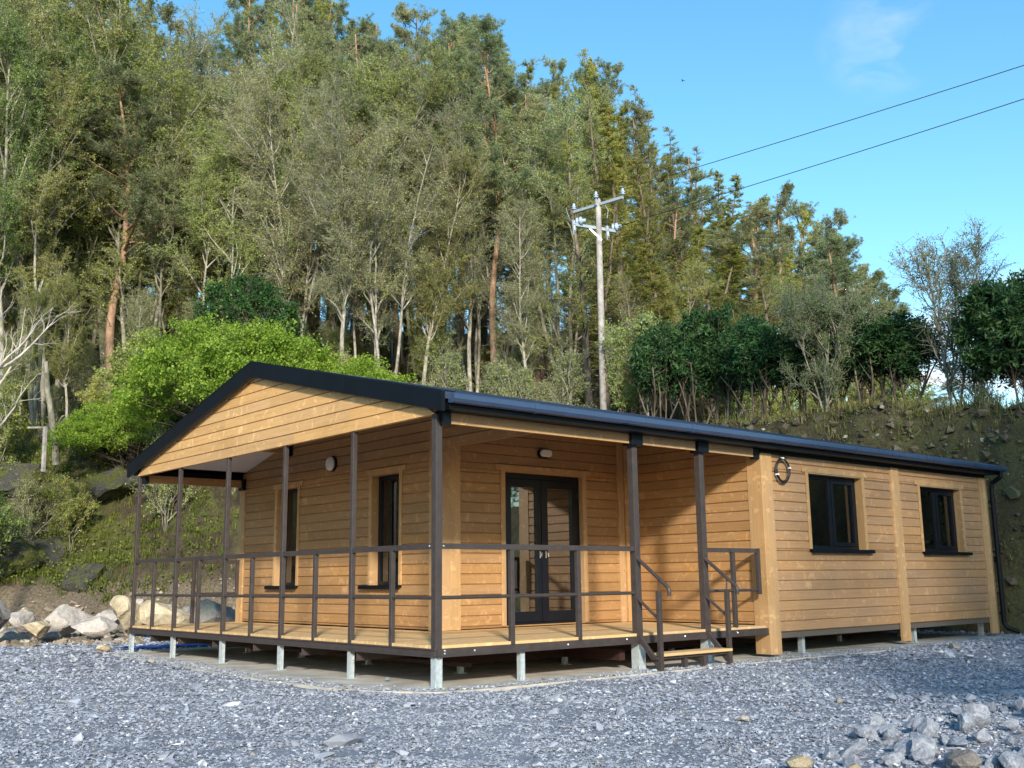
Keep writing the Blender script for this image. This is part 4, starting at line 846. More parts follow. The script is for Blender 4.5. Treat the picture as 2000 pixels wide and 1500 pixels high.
def broadleaf(seed, kind, H=14, r0=0.13, stems=1, clear=0.3, spread=2.6, limbs=24, subs=9, twigs=7, per=12, lsize=0.065, bark='birch_bark', leaf='birch_leaf', twig='twig', tw=0.0065, lean=0.03, upness=0.10):
    p = Plant(seed); r = p.r; ends = []
    for sidx in range(stems):
        d = np.array([r.normal(0, lean), r.normal(0, lean), 1.0]); 
        if stems > 1: a = 2 * np.pi * sidx / stems + r.uniform(-.4, .4); d += np.array([math.cos(a), math.sin(a), 0]) * r.uniform(.10, .24)
        h = H * r.uniform(.85, 1.0); tr = p.line((0, 0, -0.4), d, h, 16, r0 * (1 if stems == 1 else .75), r0 * 0.08, 0.045, 0.02, 0)
        nl = limbs // stems; ts = np.sort(r.uniform(clear, 0.97, nl)); P, D = along(tr, ts); dirs = np.array([ring_dirs(r, 1, D[i], [r.uniform(.36, .78)])[0] for i in range(nl)])
        for i in range(nl):
            k = (ts[i] - clear) / (1 - clear); L = spread * (0.45 + 0.85 * math.sin(math.pi * min(1, k * 0.82 + 0.14))) * r.uniform(.75, 1.2); rr = r0 * (1 - ts[i]) * 0.45 + 0.014
            li = p.line(P[i], dirs[i], L, 6, rr, 0.008, 0.13, upness, 1); ns = max(3, int(subs * L / spread)); t2 = r.uniform(.2, 1, ns); P2, D2 = along(li, t2)
            dd = unit(D2 + r.normal(0, .55, (ns, 3)) + np.array([0, 0, .1])); o = p.many(P2, dd, r.uniform(.3, .5, ns) * L, 0.009, 0.005, 0.2, 3, 2, 0.03); flat = o.transpose(1, 0, 2)
            m = ns * twigs; idx = r.integers(0, ns, m); k2 = r.integers(0, 3, m); f = r.uniform(0, 1, m)[:, None]; P3 = flat[idx, k2] * (1 - f) + flat[idx, k2 + 1] * f; D3 = unit(flat[idx, k2 + 1] - flat[idx, k2]) + r.normal(0, .65, (m, 3))
            o3 = p.many(P3, D3, r.uniform(.25, .65, m) * (spread / 2.6) ** .5, tw, 0.003, 0.2, 2, 3, -0.02); ends.append(o3.transpose(1, 0, 2))
    E = np.concatenate(ends); lm = None
    if per > 0:
        n = int(len(E) * per); idx = r.integers(0, len(E), n); k = r.integers(0, 2, n); f = r.uniform(0, 1, n)[:, None]; lm = p.leaves_mesh('crown', E[idx, k] * (1 - f) + E[idx, k + 1] * f + r.normal(0, .035, (n, 3)), lsize, None, 0.75, 0.3)
    return finish(p, kind, bark, twig, leaf, lm)
def pine(seed, H=21, r0=0.19, clear=0.5, limbs=30, spread=2.7, leaf='pine_leaf', kind='pine_tree'):
    p = Plant(seed); r = p.r; tr = p.line((0, 0, -0.4), (r.normal(0, .03), r.normal(0, .03), 1), H, 18, r0, 0.03, 0.03, 0.02, 0); NP = []; ND = []
    for i in range(limbs):
        t = clear + (1 - clear) * (i + r.uniform(0, 1)) / limbs; P, D = along(tr, [min(t, .995)]); k = (t - clear) / (1 - clear); L = spread * (1.08 - 0.78 * k ** 1.4) * r.uniform(.6, 1.15); d = ring_dirs(r, 1, D[0], [r.uniform(1.0, 1.45)])[0]
        li = p.line(P[0], d, L, 6, 0.05 * (1 - k) + 0.018, 0.010, 0.13, 0.09, 1); ns = int(7 + 3 * L); P2, D2 = along(li, r.uniform(.3, 1, ns) ** .8); o = p.many(P2, unit(D2 + r.normal(0, .5, (ns, 3)) + [0, 0, .15]), r.uniform(.3, .75, ns), 0.010, 0.006, 0.2, 3, 2, 0.10).transpose(1, 0, 2)
        m = ns * 5; idx = r.integers(0, ns, m); kk = r.integers(0, 3, m); f = r.uniform(0, 1, m)[:, None]; Pt = o[idx, kk] * (1 - f) + o[idx, kk + 1] * f; Dt = unit(o[idx, kk + 1] - o[idx, kk]) + r.normal(0, .45, (m, 3)) + [0, 0, .25]; o3 = p.many(Pt, Dt, r.uniform(.10, .26, m), 0.006, 0.004, 0.15, 1, 3, 0.08); NP.append(o3[1]); ND.append(unit(o3[1] - o3[0]))
    for i in range(14):     # dead snags below the crown
        P, D = along(tr, [r.uniform(.18, clear + .05)]); d = ring_dirs(r, 1, D[0], [r.uniform(1.1, 1.7)])[0]; p.line(P[0], d, r.uniform(.4, 1.5), 4, 0.014, 0.006, 0.2, -0.03, 2)
    P = np.concatenate(NP); D = np.concatenate(ND); per = 26; n = len(P) * per; PP = np.repeat(P, per, 0) + r.normal(0, .035, (n, 3)); DD = np.repeat(D, per, 0) + r.normal(0, .55, (n, 3)); lm = p.leaves_mesh('crown', PP, 0.135, DD, 0.15)
    return finish(p, kind, 'pine_bark', 'twig', leaf, lm)
def larch(seed, H=22, r0=0.19, clear=0.15, limbs=70, spread=2.9, per=30, leaf='larch_leaf', kind='larch_tree', lsize=0.062, bark='brown_bark', bare=0.0):
    p = Plant(seed); r = p.r; tr = p.line((0, 0, -0.4), (r.normal(0, .02), r.normal(0, .02), 1), H, 18, r0, 0.015, 0.02, 0.02, 0); LP = []
    for i in range(limbs):
        t = clear + (1 - clear) * ((i + r.uniform(0, 1)) / limbs) ** 0.92; P, D = along(tr, [min(t, .995)]); k = (t - clear) / (1 - clear); L = spread * ((1 - k) ** .85 * 0.98 + 0.05) * r.uniform(.6, 1.15); d = ring_dirs(r, 1, D[0], [r.uniform(1.15, 1.6) - .35 * k])[0]
        li = p.line(P[0], d, L, 6, 0.035 * (1 - k) + 0.012, 0.006, 0.08, 0.06, 1); ns = int(8 + 5 * L); P2, D2 = along(li, r.uniform(.12, 1, ns)); o = p.many(P2, unit(D2 * .8 + r.normal(0, .55, (ns, 3)) + [0, 0, -.1]), r.uniform(.25, .75, ns) * (0.55 + .45 * (1 - k)), 0.008, 0.004, 0.15, 3, 2, 0.08).transpose(1, 0, 2)
        m = int(ns * per); 
        if r.uniform() < bare: m = m // 5
        idx = r.integers(0, ns, m); kk = r.integers(0, 3, m); f = r.uniform(0, 1, m)[:, None]; LP.append(o[idx, kk] * (1 - f) + o[idx, kk + 1] * f + r.normal(0, .03, (m, 3)))
    P = np.concatenate(LP); lm = p.leaves_mesh('crown', P, lsize, None, 0.5); return finish(p, kind, bark, 'twig_dark', leaf, lm)
def dense_bush(seed, kind, dims, z0, nclump, per, lsize, leaf, bark='brown_bark', stems=5, aspect=0.5, clump=0.32, flat=None, shell=0.55, stem_r=0.045, lob=0.22):
    """crown of leafy sprays on forked stems"""
    p = Plant(seed); r = p.r; c = np.array([0, 0, z0 + dims[2] / 2]); d = unit(r.normal(size=(nclump, 3))); lobes = unit(r.normal(size=(9, 3))); la = r.uniform(.6, 1, 9)
    bump_ = 1 + lob * (np.max((d @ lobes.T) * la, axis=1) - 0.55) * 2; rad = (shell + (1 - shell) * r.uniform(0, 1, nclump) ** .6) * bump_; C = c + d * rad[:, None] * np.array(dims) / 2
    for i in range(stems):
        a = 2 * np.pi * i / stems + r.uniform(-.5, .5); st = p.line((0.12 * math.cos(a), 0.12 * math.sin(a), -0.3), (math.cos(a) * r.uniform(.1, .5) * dims[0] / (z0 + dims[2]), math.sin(a) * r.uniform(.1, .5) * dims[0] / (z0 + dims[2]), 1), (z0 + dims[2] * .6), 8, stem_r, 0.014, 0.09, 0.03, 0)
        idx = r.choice(nclump, max(2, nclump // stems // 2), False); P2, _ = along(st, r.uniform(.35, 1, len(idx))); v = C[idx] - P2; p.many(P2, v, np.linalg.norm(v, axis=1), 0.012, 0.004, 0.08, 3, 2)
    tw = p.many(np.repeat(C, 3, 0), r.normal(size=(nclump * 3, 3)) + np.repeat(d, 3, 0) * .6, r.uniform(.5, 1.2, nclump * 3) * clump, 0.005, 0.003, 0.2, 2, 3)
    n = nclump * per; idx = r.integers(0, nclump * 3, n); k = r.integers(0, 2, n); f = r.uniform(0, 1, n)[:, None]; tt = tw.transpose(1, 0, 2); P = tt[idx, k] * (1 - f) + tt[idx, k + 1] * f + r.normal(0, clump * .16, (n, 3)); lm = p.leaves_mesh('crown', P, lsize, None if flat is None else unit(tt[idx, 2] - tt[idx, 0]), aspect, 0.1, flat)
    return finish(p, kind, bark, 'twig_dark', leaf, lm)
def layered(seed, kind, dims, z0, nspray, per, lsize, leaf):
    """low wide tree whose leaves lie in flat layered sprays"""
    p = Plant(seed); r = p.r; d = unit(r.normal(size=(nspray, 3))); d[:, 2] = np.abs(d[:, 2]) * 1.0 - 0.15; rad = .45 + .55 * r.uniform(0, 1, nspray) ** .5; C = np.array([0, 0, z0]) + d * rad[:, None] * np.array([dims[0] / 2, dims[1] / 2, dims[2]])
    for i in range(7):
        a = 2 * np.pi * i / 7 + r.uniform(-.4, .4); st = p.line((0.1 * math.cos(a), 0.1 * math.sin(a), -0.4), (math.cos(a) * .8, math.sin(a) * .8, 1.1), dims[0] * .42, 8, 0.08, 0.02, 0.1, -0.02, 0); idx = r.choice(nspray, nspray // 9, False); P2, _ = along(st, r.uniform(.3, 1, len(idx))); v = C[idx] - P2; p.many(P2, v, np.linalg.norm(v, axis=1), 0.02, 0.006, 0.05, 4, 2)
    out = C - np.array([0, 0, z0]); out[:, 2] = 0; out = unit(out); n = nspray * per; idx = r.integers(0, nspray, n); R = r.uniform(.22, .5, nspray); a = r.uniform(0, 2 * np.pi, n); q_ = np.sqrt(r.uniform(0, 1, n)) * R[idx]; tilt = r.normal(0, .38, (nspray, 2)); dx, dy = q_ * np.cos(a), q_ * np.sin(a) 
    P = C[idx] + np.stack([dx + out[idx, 0] * .2, dy + out[idx, 1] * .2, dx * tilt[idx, 0] + dy * tilt[idx, 1] - q_ ** 2 * .5 + r.normal(0, .075, n)], 1)
    tw = p.many(np.repeat(C, 5, 0), np.concatenate([unit(r.normal(size=(nspray * 5, 2))), np.zeros((nspray * 5, 1))], 1), np.repeat(R, 5) * .9, 0.006, 0.003, 0.1, 2, 3)
    lm = p.leaves_mesh('crown', P, lsize, None, 0.8, 0.2, 0.9); return finish(p, kind, 'brown_bark', 'twig_dark', leaf, lm)

_used = {}
def place(proto, x, y, s, rz, label, group=None, sz=None, z=None, cat='tree', lean=(0, 0)):
    """the first use moves the made plant itself; later ones copy it with its parts"""
    if proto.name in _used:
        o = proto.copy(); COL.objects.link(o)
        for ch in proto.children:
            c = ch.copy(); COL.objects.link(c); c.parent = o
    else: o = proto; _used[proto.name] = 1
    o.location = (x, y, (hz(x, y) if z is None else z)); o.scale = (s, s, s if sz is None else sz); o.rotation_euler = (lean[0], lean[1], rz)
    for k in ('group',):
        if k in o: del o[k]
    tag(o, label, cat, group); return o

# ------------------------------------------------------------------ the wood: one plant of each kind is made, then copied
BIR = [broadleaf(11, 'birch_tree', 14, 0.12, 1, .34, 2.1, 30, 10, 8, 18, .052), broadleaf(12, 'birch_tree', 14, 0.11, 2, .32, 2.0, 32, 10, 8, 18, .052), broadleaf(13, 'birch_tree', 15, 0.13, 1, .40, 2.4, 28, 11, 8, 17, .052)]
BAR = [broadleaf(21, 'bare_birch_tree', 14, 0.11, 1, .34, 2.1, 32, 11, 12, 6, 0.05, leaf='thin_leaf', tw=0.007), broadleaf(22, 'bare_birch_tree', 14, 0.10, 3, .34, 2.0, 33, 11, 12, 6, 0.05, bark='birch_bark', leaf='thin_leaf', tw=0.007)]
ALD = [broadleaf(31, 'grey_alder_tree', 12, 0.12, 3, .2, 2.1, 30, 10, 9, 13, 0.05, bark='grey_bark', leaf='thin_leaf', tw=0.007), broadleaf(32, 'grey_alder_tree', 13, 0.13, 2, .22, 2.2, 30, 10, 9, 16, 0.052, bark='grey_bark', leaf='birch_leaf')]
PIN = [pine(41, limbs=38), pine(42, clear=.38, limbs=44), pine(43, H=20, clear=.5, limbs=34, spread=3.1)]
LAR = [larch(51, limbs=84, spread=2.5, per=52, lsize=.066), larch(52, limbs=92, spread=2.2, per=50, lsize=.066), larch(53, limbs=78, per=24, bare=.4, spread=2.8)]
SCR = [broadleaf(61, 'scrub_sapling', 3.4, 0.022, 4, .12, 0.9, 26, 6, 6, 11, 0.065, bark='grey_bark', leaf='birch_leaf', tw=0.0045), broadleaf(62, 'scrub_sapling', 3.0, 0.02, 5, .1, 0.9, 26, 6, 5, 6, 0.055, bark='grey_bark', leaf='thin_leaf', tw=0.0045)]

BX = [-400, 0, 350, 700, 1000, 1300, 1600, 2000, 2300]; BA = [84.4, 75.69, 67.15, 57.71, 49.22, 40.74, 32.61, 22.79, 16.2]
def bearing(u): return math.radians(float(np.interp(u, BX, BA)))
def spot(u, D): a = bearing(u); return CP.x + D * math.cos(a), CP.y + D * math.sin(a)
def spot_s(u, s_, D=25.0):
    """along a bearing, the place that lies s_ metres uphill of the slope's foot"""
    for _ in range(60):
        x, y = spot(u, D); d = float(toe_dist(np.array([x]), np.array([y]))[0])
        if abs(d - s_) < .03: break
        D += (s_ - d) * .5
    return x, y, D
def top_z(u, v, D):
    d = CF + CR * ((u - 1000) / 2035.77) + CU * ((750 - v) / 2035.77); return CP.z + d.z / math.hypot(d.x, d.y) * D
SKX = [-400, 0, 120, 200, 260, 305, 345, 380, 430, 500, 600, 650, 700, 760, 800, 870, 950, 1005, 1050, 1100, 1150, 1200, 1250, 1290, 1330, 1375, 1420, 1460, 1500, 1530, 1570, 1620, 1680, 1710, 1745, 1780]
SKY = [-260, -190, -140, -80, -30, 20, 120, 60, -20, -60, -60, -20, 40, 30, -10, 0, 30, 70, 100, 135, 100, 95, 145, 220, 300, 275, 320, 385, 350, 330, 390, 392, 415, 510, 560, 640]
def sky(u): return float(np.interp(u, SKX, SKY))
zones = [(-900, 170, "at the left edge"), (170, 380, "behind the low porch eave"), (380, 620, "above the porch ridge"), (620, 880, "behind the porch's right slope"), (880, 1120, "left of the utility pole"), (1120, 1270, "right behind the utility pole"), (1270, 1480, "above the left laurels"), (1480, 2600, "at the wood's thin right end")]
look = {'birch_tree': ("birch with pale stem and small olive leaves", "birch tree", "leafy birches of the wood"), 'bare_birch_tree': ("nearly bare grey twiggy birch with pale stem", "birch tree", "bare birches of the wood"), 'grey_alder_tree': ("mossy grey multi-stemmed tree just coming into leaf", "tree", "grey trees of the wood"), 'pine_tree': ("tall pine with orange upper trunk and bluish needles", "pine tree", "pines of the wood"), 'larch_tree': ("larch with feathery yellow-green spring needles", "larch tree", "larches of the wood"), 'scrub_sapling': ("thin scrubby sapling in the undergrowth", "sapling", "scrub saplings under the wood")}
plan = []      # kind index, bearing, distance, height
rr_ = random.Random(12)
H_OF = {}
for lst, h in ((BIR, 14), (BAR, 14), (ALD, 12.5), (PIN, 21), (LAR, 22), (SCR, 3.2)):
    for p_ in lst: H_OF[p_.name] = h
def pick(u, row):
    x = rr_.random()
    if row >= 4:
        if u < 230: return rr_.choice(PIN) if x < .6 else LAR[0]
        if u < 620: return rr_.choice(LAR[:2]) if x < .7 else rr_.choice(PIN)
        if u < 1110: return rr_.choice(PIN) if x < .5 else rr_.choice(LAR)
        if u < 1480: return rr_.choice(LAR) if x < .8 else rr_.choice(PIN)
        return rr_.choice(PIN) if x < .6 else rr_.choice(LAR)
    if row == 3: return rr_.choice(PIN) if x < .45 else (rr_.choice(LAR) if x < (.68 if u < 1100 else 1.1) else rr_.choice(BAR))
    if u < 520: return rr_.choice(BIR) if x < .72 else rr_.choice(ALD)
    if u < 1100: return rr_.choice(BAR) if x < .58 else (rr_.choice(ALD) if x < .8 else rr_.choice(BIR))
    return rr_.choice(ALD) if x < .18 else rr_.choice(LAR)
rows = {1: (35.0, 215, 66), 2: (39.5, 140, 54), 3: (45, 70, 62), 4: (51.5, 35, 58), 5: (58, 4, 46)}
for row, (D0, drop, step) in rows.items():
    u = -170 + row * 17
    while u < 1775:
        uu = u + rr_.uniform(-22, 22); D = D0 + rr_.uniform(-2, 2) + (9 if uu > 1450 and row > 3 else 0) + (2.5 if row == 1 and uu < 450 else 0)
        v = sky(uu) + drop * rr_.uniform(.55, 1.5) + (rr_.uniform(-14, 34) if row == 5 else 0)
        if not (row <= 2 and 1500 < uu): plan.append((pick(uu, row), uu, D, v, row))
        u += step * rr_.uniform(.8, 1.2) * (0.72 if u > 1120 else 1) * (1.45 if row == 1 and 560 < u < 1120 else 1)
for i in range(62):      # low growth under the tall trees
    uu = -120 + i * 24 + rr_.uniform(-10, 10); D = rr_.uniform(34, 47)
    if not 1135 < uu < 1245: plan.append((rr_.choice(ALD + BAR + BIR[:1]), uu, D, rr_.uniform(500, 660), 7))
# singled-out trees seen in the photograph
plan += [(PIN[0], 862, 37.0, 30, 6), (PIN[2], 966, 38, 60, 6), (PIN[1], 690, 37, 45, 6), (PIN[0], 775, 39, 100, 6), (PIN[2], 1050, 39, 160, 6), (PIN[0], 455, 38.5, 130, 6), (PIN[2], 385, 39, 150, 6), (PIN[2], 205, 37, 130, 6), (PIN[2], 1478, 40, 400, 6), (LAR[2], 1178, 46, 92, 6), (LAR[2], 1312, 50, 208, 6), (BAR[0], 672, 33, 170, 6), (BIR[1], 405, 34.5, 210, 6), (BAR[1], 742, 33.5, 235, 6), (BAR[0], 560, 34, 160, 6), (PIN[0], 70, 41, 60, 6)]
cells = {}
made = []
for p_, u, D, v, row in plan:
    x, y = spot(u, D); z = hz(x, y); h = top_z(u, v, D) - z
    if h < 3: continue
    base = p_.name.split('.')[0]; s = h / H_OF[p_.name]; wide = s if base not in ('pine_tree', 'larch_tree') else min(1.3, max(s, 0.85)); wide = wide * rr_.uniform(.95, 1.2)
    zi = next(i for i, q_ in enumerate(zones) if q_[0] <= u < q_[1]); made.append([p_, x, y, wide, s, rr_.uniform(0, 6.28), base, zi, ('front' if row in (1,) or D < 36 else 'second' if D < 41.5 else 'third' if D < 47.5 else 'fourth' if D < 54.5 else 'rearmost'), u])
ordw = ['first', 'second', 'third', 'fourth', 'fifth', 'sixth', 'seventh', 'eighth', 'ninth', 'tenth', 'eleventh', 'twelfth']
for m_ in sorted(made, key=lambda m_: m_[9]):
    cells.setdefault((m_[6], m_[7], m_[8]), []).append(m_)
for (base, zi, rowname), ms in cells.items():
    for i, m_ in enumerate(ms):
        nm, cat, grp = look[base]; nth = '' if len(ms) == 1 else f", {ordw[i]} from the left"
        short = {'birch_tree': 'olive-leaved birch', 'bare_birch_tree': 'bare grey birch', 'grey_alder_tree': 'mossy grey tree', 'pine_tree': 'orange-trunked pine', 'larch_tree': 'yellow-green larch'}[base]
        lab = f"{rowname}-row {short} {zones[zi][2]}{nth}"
        place(m_[0], m_[1], m_[2], m_[3], m_[5], lab, grp, sz=m_[4], cat=cat)

# scrub under the wood and on the slope
sc = []
for i in range(42):
    u = -120 + i * 46 + rr_.uniform(-14, 14); D = rr_.uniform(28.6, 42) if u < 1250 else rr_.uniform(29.5, 45)
    if u > 1790 or 1120 < u < 1262: continue
    sc.append((rr_.choice(SCR), u, D, rr_.uniform(.55, 1.05)))
for u, D, s in ((60, 30.5, .9), (150, 30, .7), (235, 31, .8)): sc.append((SCR[1] if u == 60 else SCR[0], u, D, s * .8))
sc.sort(key=lambda a: a[1]); cnt = {}
for p_, u, D, s in sc:
    zi = next(i for i, q_ in enumerate(zones) if q_[0] <= u < q_[1]); cnt[zi] = cnt.get(zi, 0) + 1; x, y = spot(u, D)
    w_ = 'leafy' if p_ is SCR[0] else 'nearly bare'
    place(p_, x, y, s, rr_.uniform(0, 6.28), f"{w_} scrub sapling {zones[zi][2]}, {ordw[min(11, cnt[zi] - 1)]} from the left", 'scrub saplings under the wood', cat='sapling')

# ---- single plants
x, y, D = spot_s(468, 1.9); t = layered(71, 'spring_maple', (8.2, 5.6, 2.7), 1.9, 400, 210, 0.072, 'maple_leaf')
pl = Plant(72); pl.line((0, 0, -0.8), (0.02, -0.02, 1), 4.6, 10, 0.20, 0.13, 0.05, 0, 0); link_obj('main_trunk', pl.wood('main_trunk', 1), MAT['grey_bark'], t)
place(t, x, y, .90, 0.6, 'low spreading tree of bright fresh green leaves behind the left side of the porch', cat='tree', sz=1.0, z=hz(x, y))
x, y = spot(472, 31.5); place(dense_bush(73, 'holly_bush', (2.9, 2.8, 3.0), 1.5, 520, 55, 0.085, 'holly_leaf', clump=.3), x, y, 1.0, 0, 'dark glossy evergreen bush standing above the bright green tree', cat='bush', z=top_z(472, 545, 31.5) - 4.6)
for i, (u, D, s, lab) in enumerate(((262, 31.0, .55, 'bright green shrub on the mossy slope below the low porch eave'), (640, 29.0, .78, 'bright green shrub just above the right slope of the porch roof'))):
    x, y = spot(u, D); place(t, x, y, s, i * 2.0, lab, cat='shrub', z=hz(x, y) - 0.9 if i == 0 else top_z(u, 660, D) - 4.9 * s)
LRL = [dense_bush(81, 'laurel_bush', (1.35, 1.35, 1.65), 1.15, 150, 70, 0.12, 'laurel_leaf', stems=6, aspect=.38, clump=.32, stem_r=.03, shell=.25, lob=.7), dense_bush(82, 'laurel_bush', (1.45, 1.25, 1.5), 1.25, 140, 70, 0.12, 'laurel_leaf', stems=6, aspect=.38, clump=.32, stem_r=.03, shell=.25, lob=.7)]
for i, (u, v, s) in enumerate(((1285, 640, 1.05), (1352, 628, 1.1), (1420, 622, 1.1), (1487, 632, 1.1), (1560, 640, 1.08), (1628, 636, 1.1), (1700, 618, 1.15), (1775, 622, 1.15))):
    x, y, D = spot_s(u, 2.9 + .35 * (i % 3)); z = hz(x, y); h = top_z(u, v, D) - z; place(LRL[i % 2], x, y, s, i * 1.3, f"dark green laurel in the row on the bank, {ordw[i]} from the left", 'laurels in a row on the bank', sz=h / 2.85, cat='laurel')
x, y, D = spot_s(2008, 3.3); place(dense_bush(83, 'large_laurel', (2.1, 2.1, 2.2), 1.15, 300, 60, 0.15, 'laurel_leaf', stems=5, aspect=.36, clump=.34, stem_r=.035, shell=.3, lob=.6), x, y, 1.0, 0, 'big dark laurel at the right edge of the photo standing clear of the row', cat='laurel', sz=(top_z(1990, 540, D) - hz(x, y)) / 3.5)
x, y, D = spot_s(1612, 2.1); h = top_z(1600, 566, D) - hz(x, y); place(broadleaf(84, 'young_willow', 3.4, 0.05, 5, .18, 1.1, 38, 9, 9, 6, 0.045, bark='grey_bark', leaf='sap_leaf', tw=0.0045, lean=.10), x, y, .85, 0, 'grey-stemmed young willow with hazy grey-green twigs in front of the laurels', cat='tree', sz=h / 3.4)
x, y, D = spot_s(1868, 3.2); h = top_z(1870, 470, D) - hz(x, y); place(broadleaf(85, 'slender_sapling', 4.4, 0.04, 3, .12, 1.1, 39, 9, 7, 3.2, 0.045, bark='grey_bark', leaf='sap_leaf', tw=0.006, upness=.2), x, y, 1.0, 1, 'slender tall sapling with sparse pale leaves against the sky', cat='tree', sz=h / 4.4)
x, y, D = spot_s(1218, 3.8); h = top_z(1218, 610, D) - hz(x, y); place(broadleaf(86, 'light_green_sapling', 3.2, 0.03, 2, .3, .8, 24, 7, 6, 6, 0.055, bark='pine_bark', leaf='birch_leaf', tw=0.005), x, y, 1.0, 2, 'small light green sapling just right of the utility pole', cat='tree', sz=h / 3.2)
for i, u in enumerate((1915, 1937)):
    x, y, D = spot_s(u, 3.3); place(SCR[1], x, y, .55, i, f"thin bare stems on the bank, {ordw[i]} of two between sapling and big laurel", 'bare stems on the bank', cat='sapling')
# bleached dead tree at the left edge: a leaning trunk and long crooked arms
pl = Plant(91); r = pl.r
tr = pl.line((0, 0, -.5), (.10, -.02, 1), 6.2, 12, .13, .05, .05, .0, 0)
for t_, d_, L in ((.55, (.75, -.25, .62), 2.9), (.62, (.62, -.2, .8), 2.7), (.72, (.85, -.3, .30), 3.1), (.82, (.35, -.2, .9), 2.0), (.42, (.9, -.3, .12), 3.0), (.9, (-.3, .1, .9), 1.6), (.5, (-.8, .2, .4), 2.2)):
    P, D = along(tr, [t_]); li = pl.line(P[0], d_, L, 9, .05, .014, .12, .05, 1)
    for k in range(6):
        P2, D2 = along(li, [r.uniform(.25, .98)]); l2 = pl.line(P2[0], D2[0] + r.normal(0, .5, 3) + [0, 0, .35], r.uniform(.5, 1.1), 5, .018, .007, .2, .05, 2); P3, D3 = along(l2, r.uniform(.3, 1, 4)); pl.many(P3, D3 + r.normal(0, .6, (4, 3)), r.uniform(.15, .4, 4), .007, .004, .2, 2, 3)
dt = empty('dead_tree'); link_obj('trunk', pl.wood('trunk', 1), MAT['dead_bark'], dt); link_obj('branches', pl.wood('branches', 9, 2), MAT['dead_bark'], dt)
x, y = spot(-85, 24.5); dt.location = (x, y, top_z(-50, 600, 24.5) - 4.6); dt.scale = (.72, .72, .8); dt.rotation_euler = (0, 0, bearing(-70) - 1.9); tag(dt, 'bleached dead tree with crooked bare arms reaching in from the left edge', 'dead tree')
pl = Plant(92); x, y = spot(112, 31); z0_ = top_z(112, 850, 31); pl.line((0, 0, -.8), (.05, -.05, 1), 3.0, 10, .14, .08, .08, 0, 0)
for t_ in (.35, .6, .8): pl.line((0.05 * t_, 0, 2.6 * t_ - .5), (r.normal(), r.normal(), .6), .35, 3, .035, .015, .1, 0, 1)
sn = link_obj('tree_stump', pl.wood('tree_stump', 3), MAT['grey_bark']); sn.location = (x, y, z0_); sn.scale = (.75, .75, .95); tag(sn, 'broken-topped brown tree stump standing on the mossy slope', 'tree stump')
x, y = spot(88, 29.5); mb = MB(); mb.box(-.05, .05, -.05, .05, -0.6, .85); mb.bar((-.55, .1, .80), (.05, .04, .84), .04, .06); fp = mb.build('fence_post', MAT['pole_wood'], bevel=.006); fp.location = (x, y, top_z(88, 885, 29.5)); fp.scale = (.8, .8, .8); fp.rotation_euler = (.05, -.06, .3); tag(fp, 'old wooden fence post with a broken rail on the mossy slope', 'fence post')
for i, (u, D, v, lab) in enumerate(((1266, 27.0, 770, 'thin grey stake in the grass between sapling and first laurel'), (1498, 26.3, 768, 'dark wooden stake in the grass under the laurels'))):
    x, y, D = spot_s(u, 2.9); mb = MB(); mb.tube([(0, 0, -.5), (0, 0, .2), (0.01, 0, top_z(u, v, D) - hz(x, y))], .032, 8); st_ = mb.build('stake', MAT['brown_bark' if i else 'pole_wood']); st_.location = (x, y, hz(x, y)); tag(st_, lab, 'stake')

# ------------------------------------------------------------------ undergrowth and grass
def tufts(name, pts, nb, L, wid, mat, label, cat, bend=.5, seed=5):
    r = np.random.default_rng(seed); n = len(pts) * nb; P = np.repeat(pts, nb, 0) + np.concatenate([r.normal(0, .05, (n, 2)), np.zeros((n, 1))], 1); a = r.uniform(0, 2 * np.pi, n); out = np.stack([np.cos(a), np.sin(a), np.zeros(n)], 1); sd = np.stack([-np.sin(a), np.cos(a), np.zeros(n)], 1)
    l = L * r.uniform(.5, 1.3, n)[:, None]; k = r.uniform(.1, 1, n)[:, None] * bend; up = np.array([0, 0, 1.0]); w = wid / 2
    V = np.stack([P - sd * w, P + sd * w, P + up * l * .6 + out * l * k * .35 + sd * w * .8, P + up * l * .6 + out * l * k * .35 - sd * w * .8, P + up * l * (1 - .35 * k) + out * l * k], 1); i = np.arange(n)[:, None] * 5
    o = link_obj(name, np_mesh(name, V.reshape(-1, 3), [i + np.array([[0, 1, 2, 3]]), i + np.array([[3, 2, 4]])], False), MAT[mat]); tag(o, label, cat, kind='stuff'); return o
def sow(n, u0, u1, s0, s1, seed):
    """points on the hillside between two bearings, s metres uphill of its foot"""
    r = np.random.default_rng(seed); D = np.sqrt(r.uniform(18 ** 2, 48 ** 2, n)); a = np.radians(np.interp(r.uniform(u0, u1, n), BX, BA)); x = CP.x + D * np.cos(a); y = CP.y + D * np.sin(a); s = toe_dist(x, y); m = (s > s0) & (s < s1); x, y = x[m], y[m]; return np.stack([x, y, hill_z(x, y) - .02], 1)
tufts('grass', np.concatenate([sow(15000, 1150, 2300, 1.6, 4.4, 1), sow(2500, 1150, 2300, 4.4, 12, 2)]), 9, .30, .012, 'grass', 'tufts of dry and green grass along the top of the cut bank', 'grass')
tufts('bank_grass', sow(4200, 1300, 2300, 0.2, 1.9, 3), 8, .2, .011, 'grass', 'scattered grass hanging on the face of the cut bank', 'grass', bend=1.4)
tufts('slope_grass', np.concatenate([sow(16000, -250, 700, 0.7, 11, 4)]), 9, .24, .014, 'fern', 'green grass and moss tufts on the slope left of the cabin', 'grass', bend=.9)
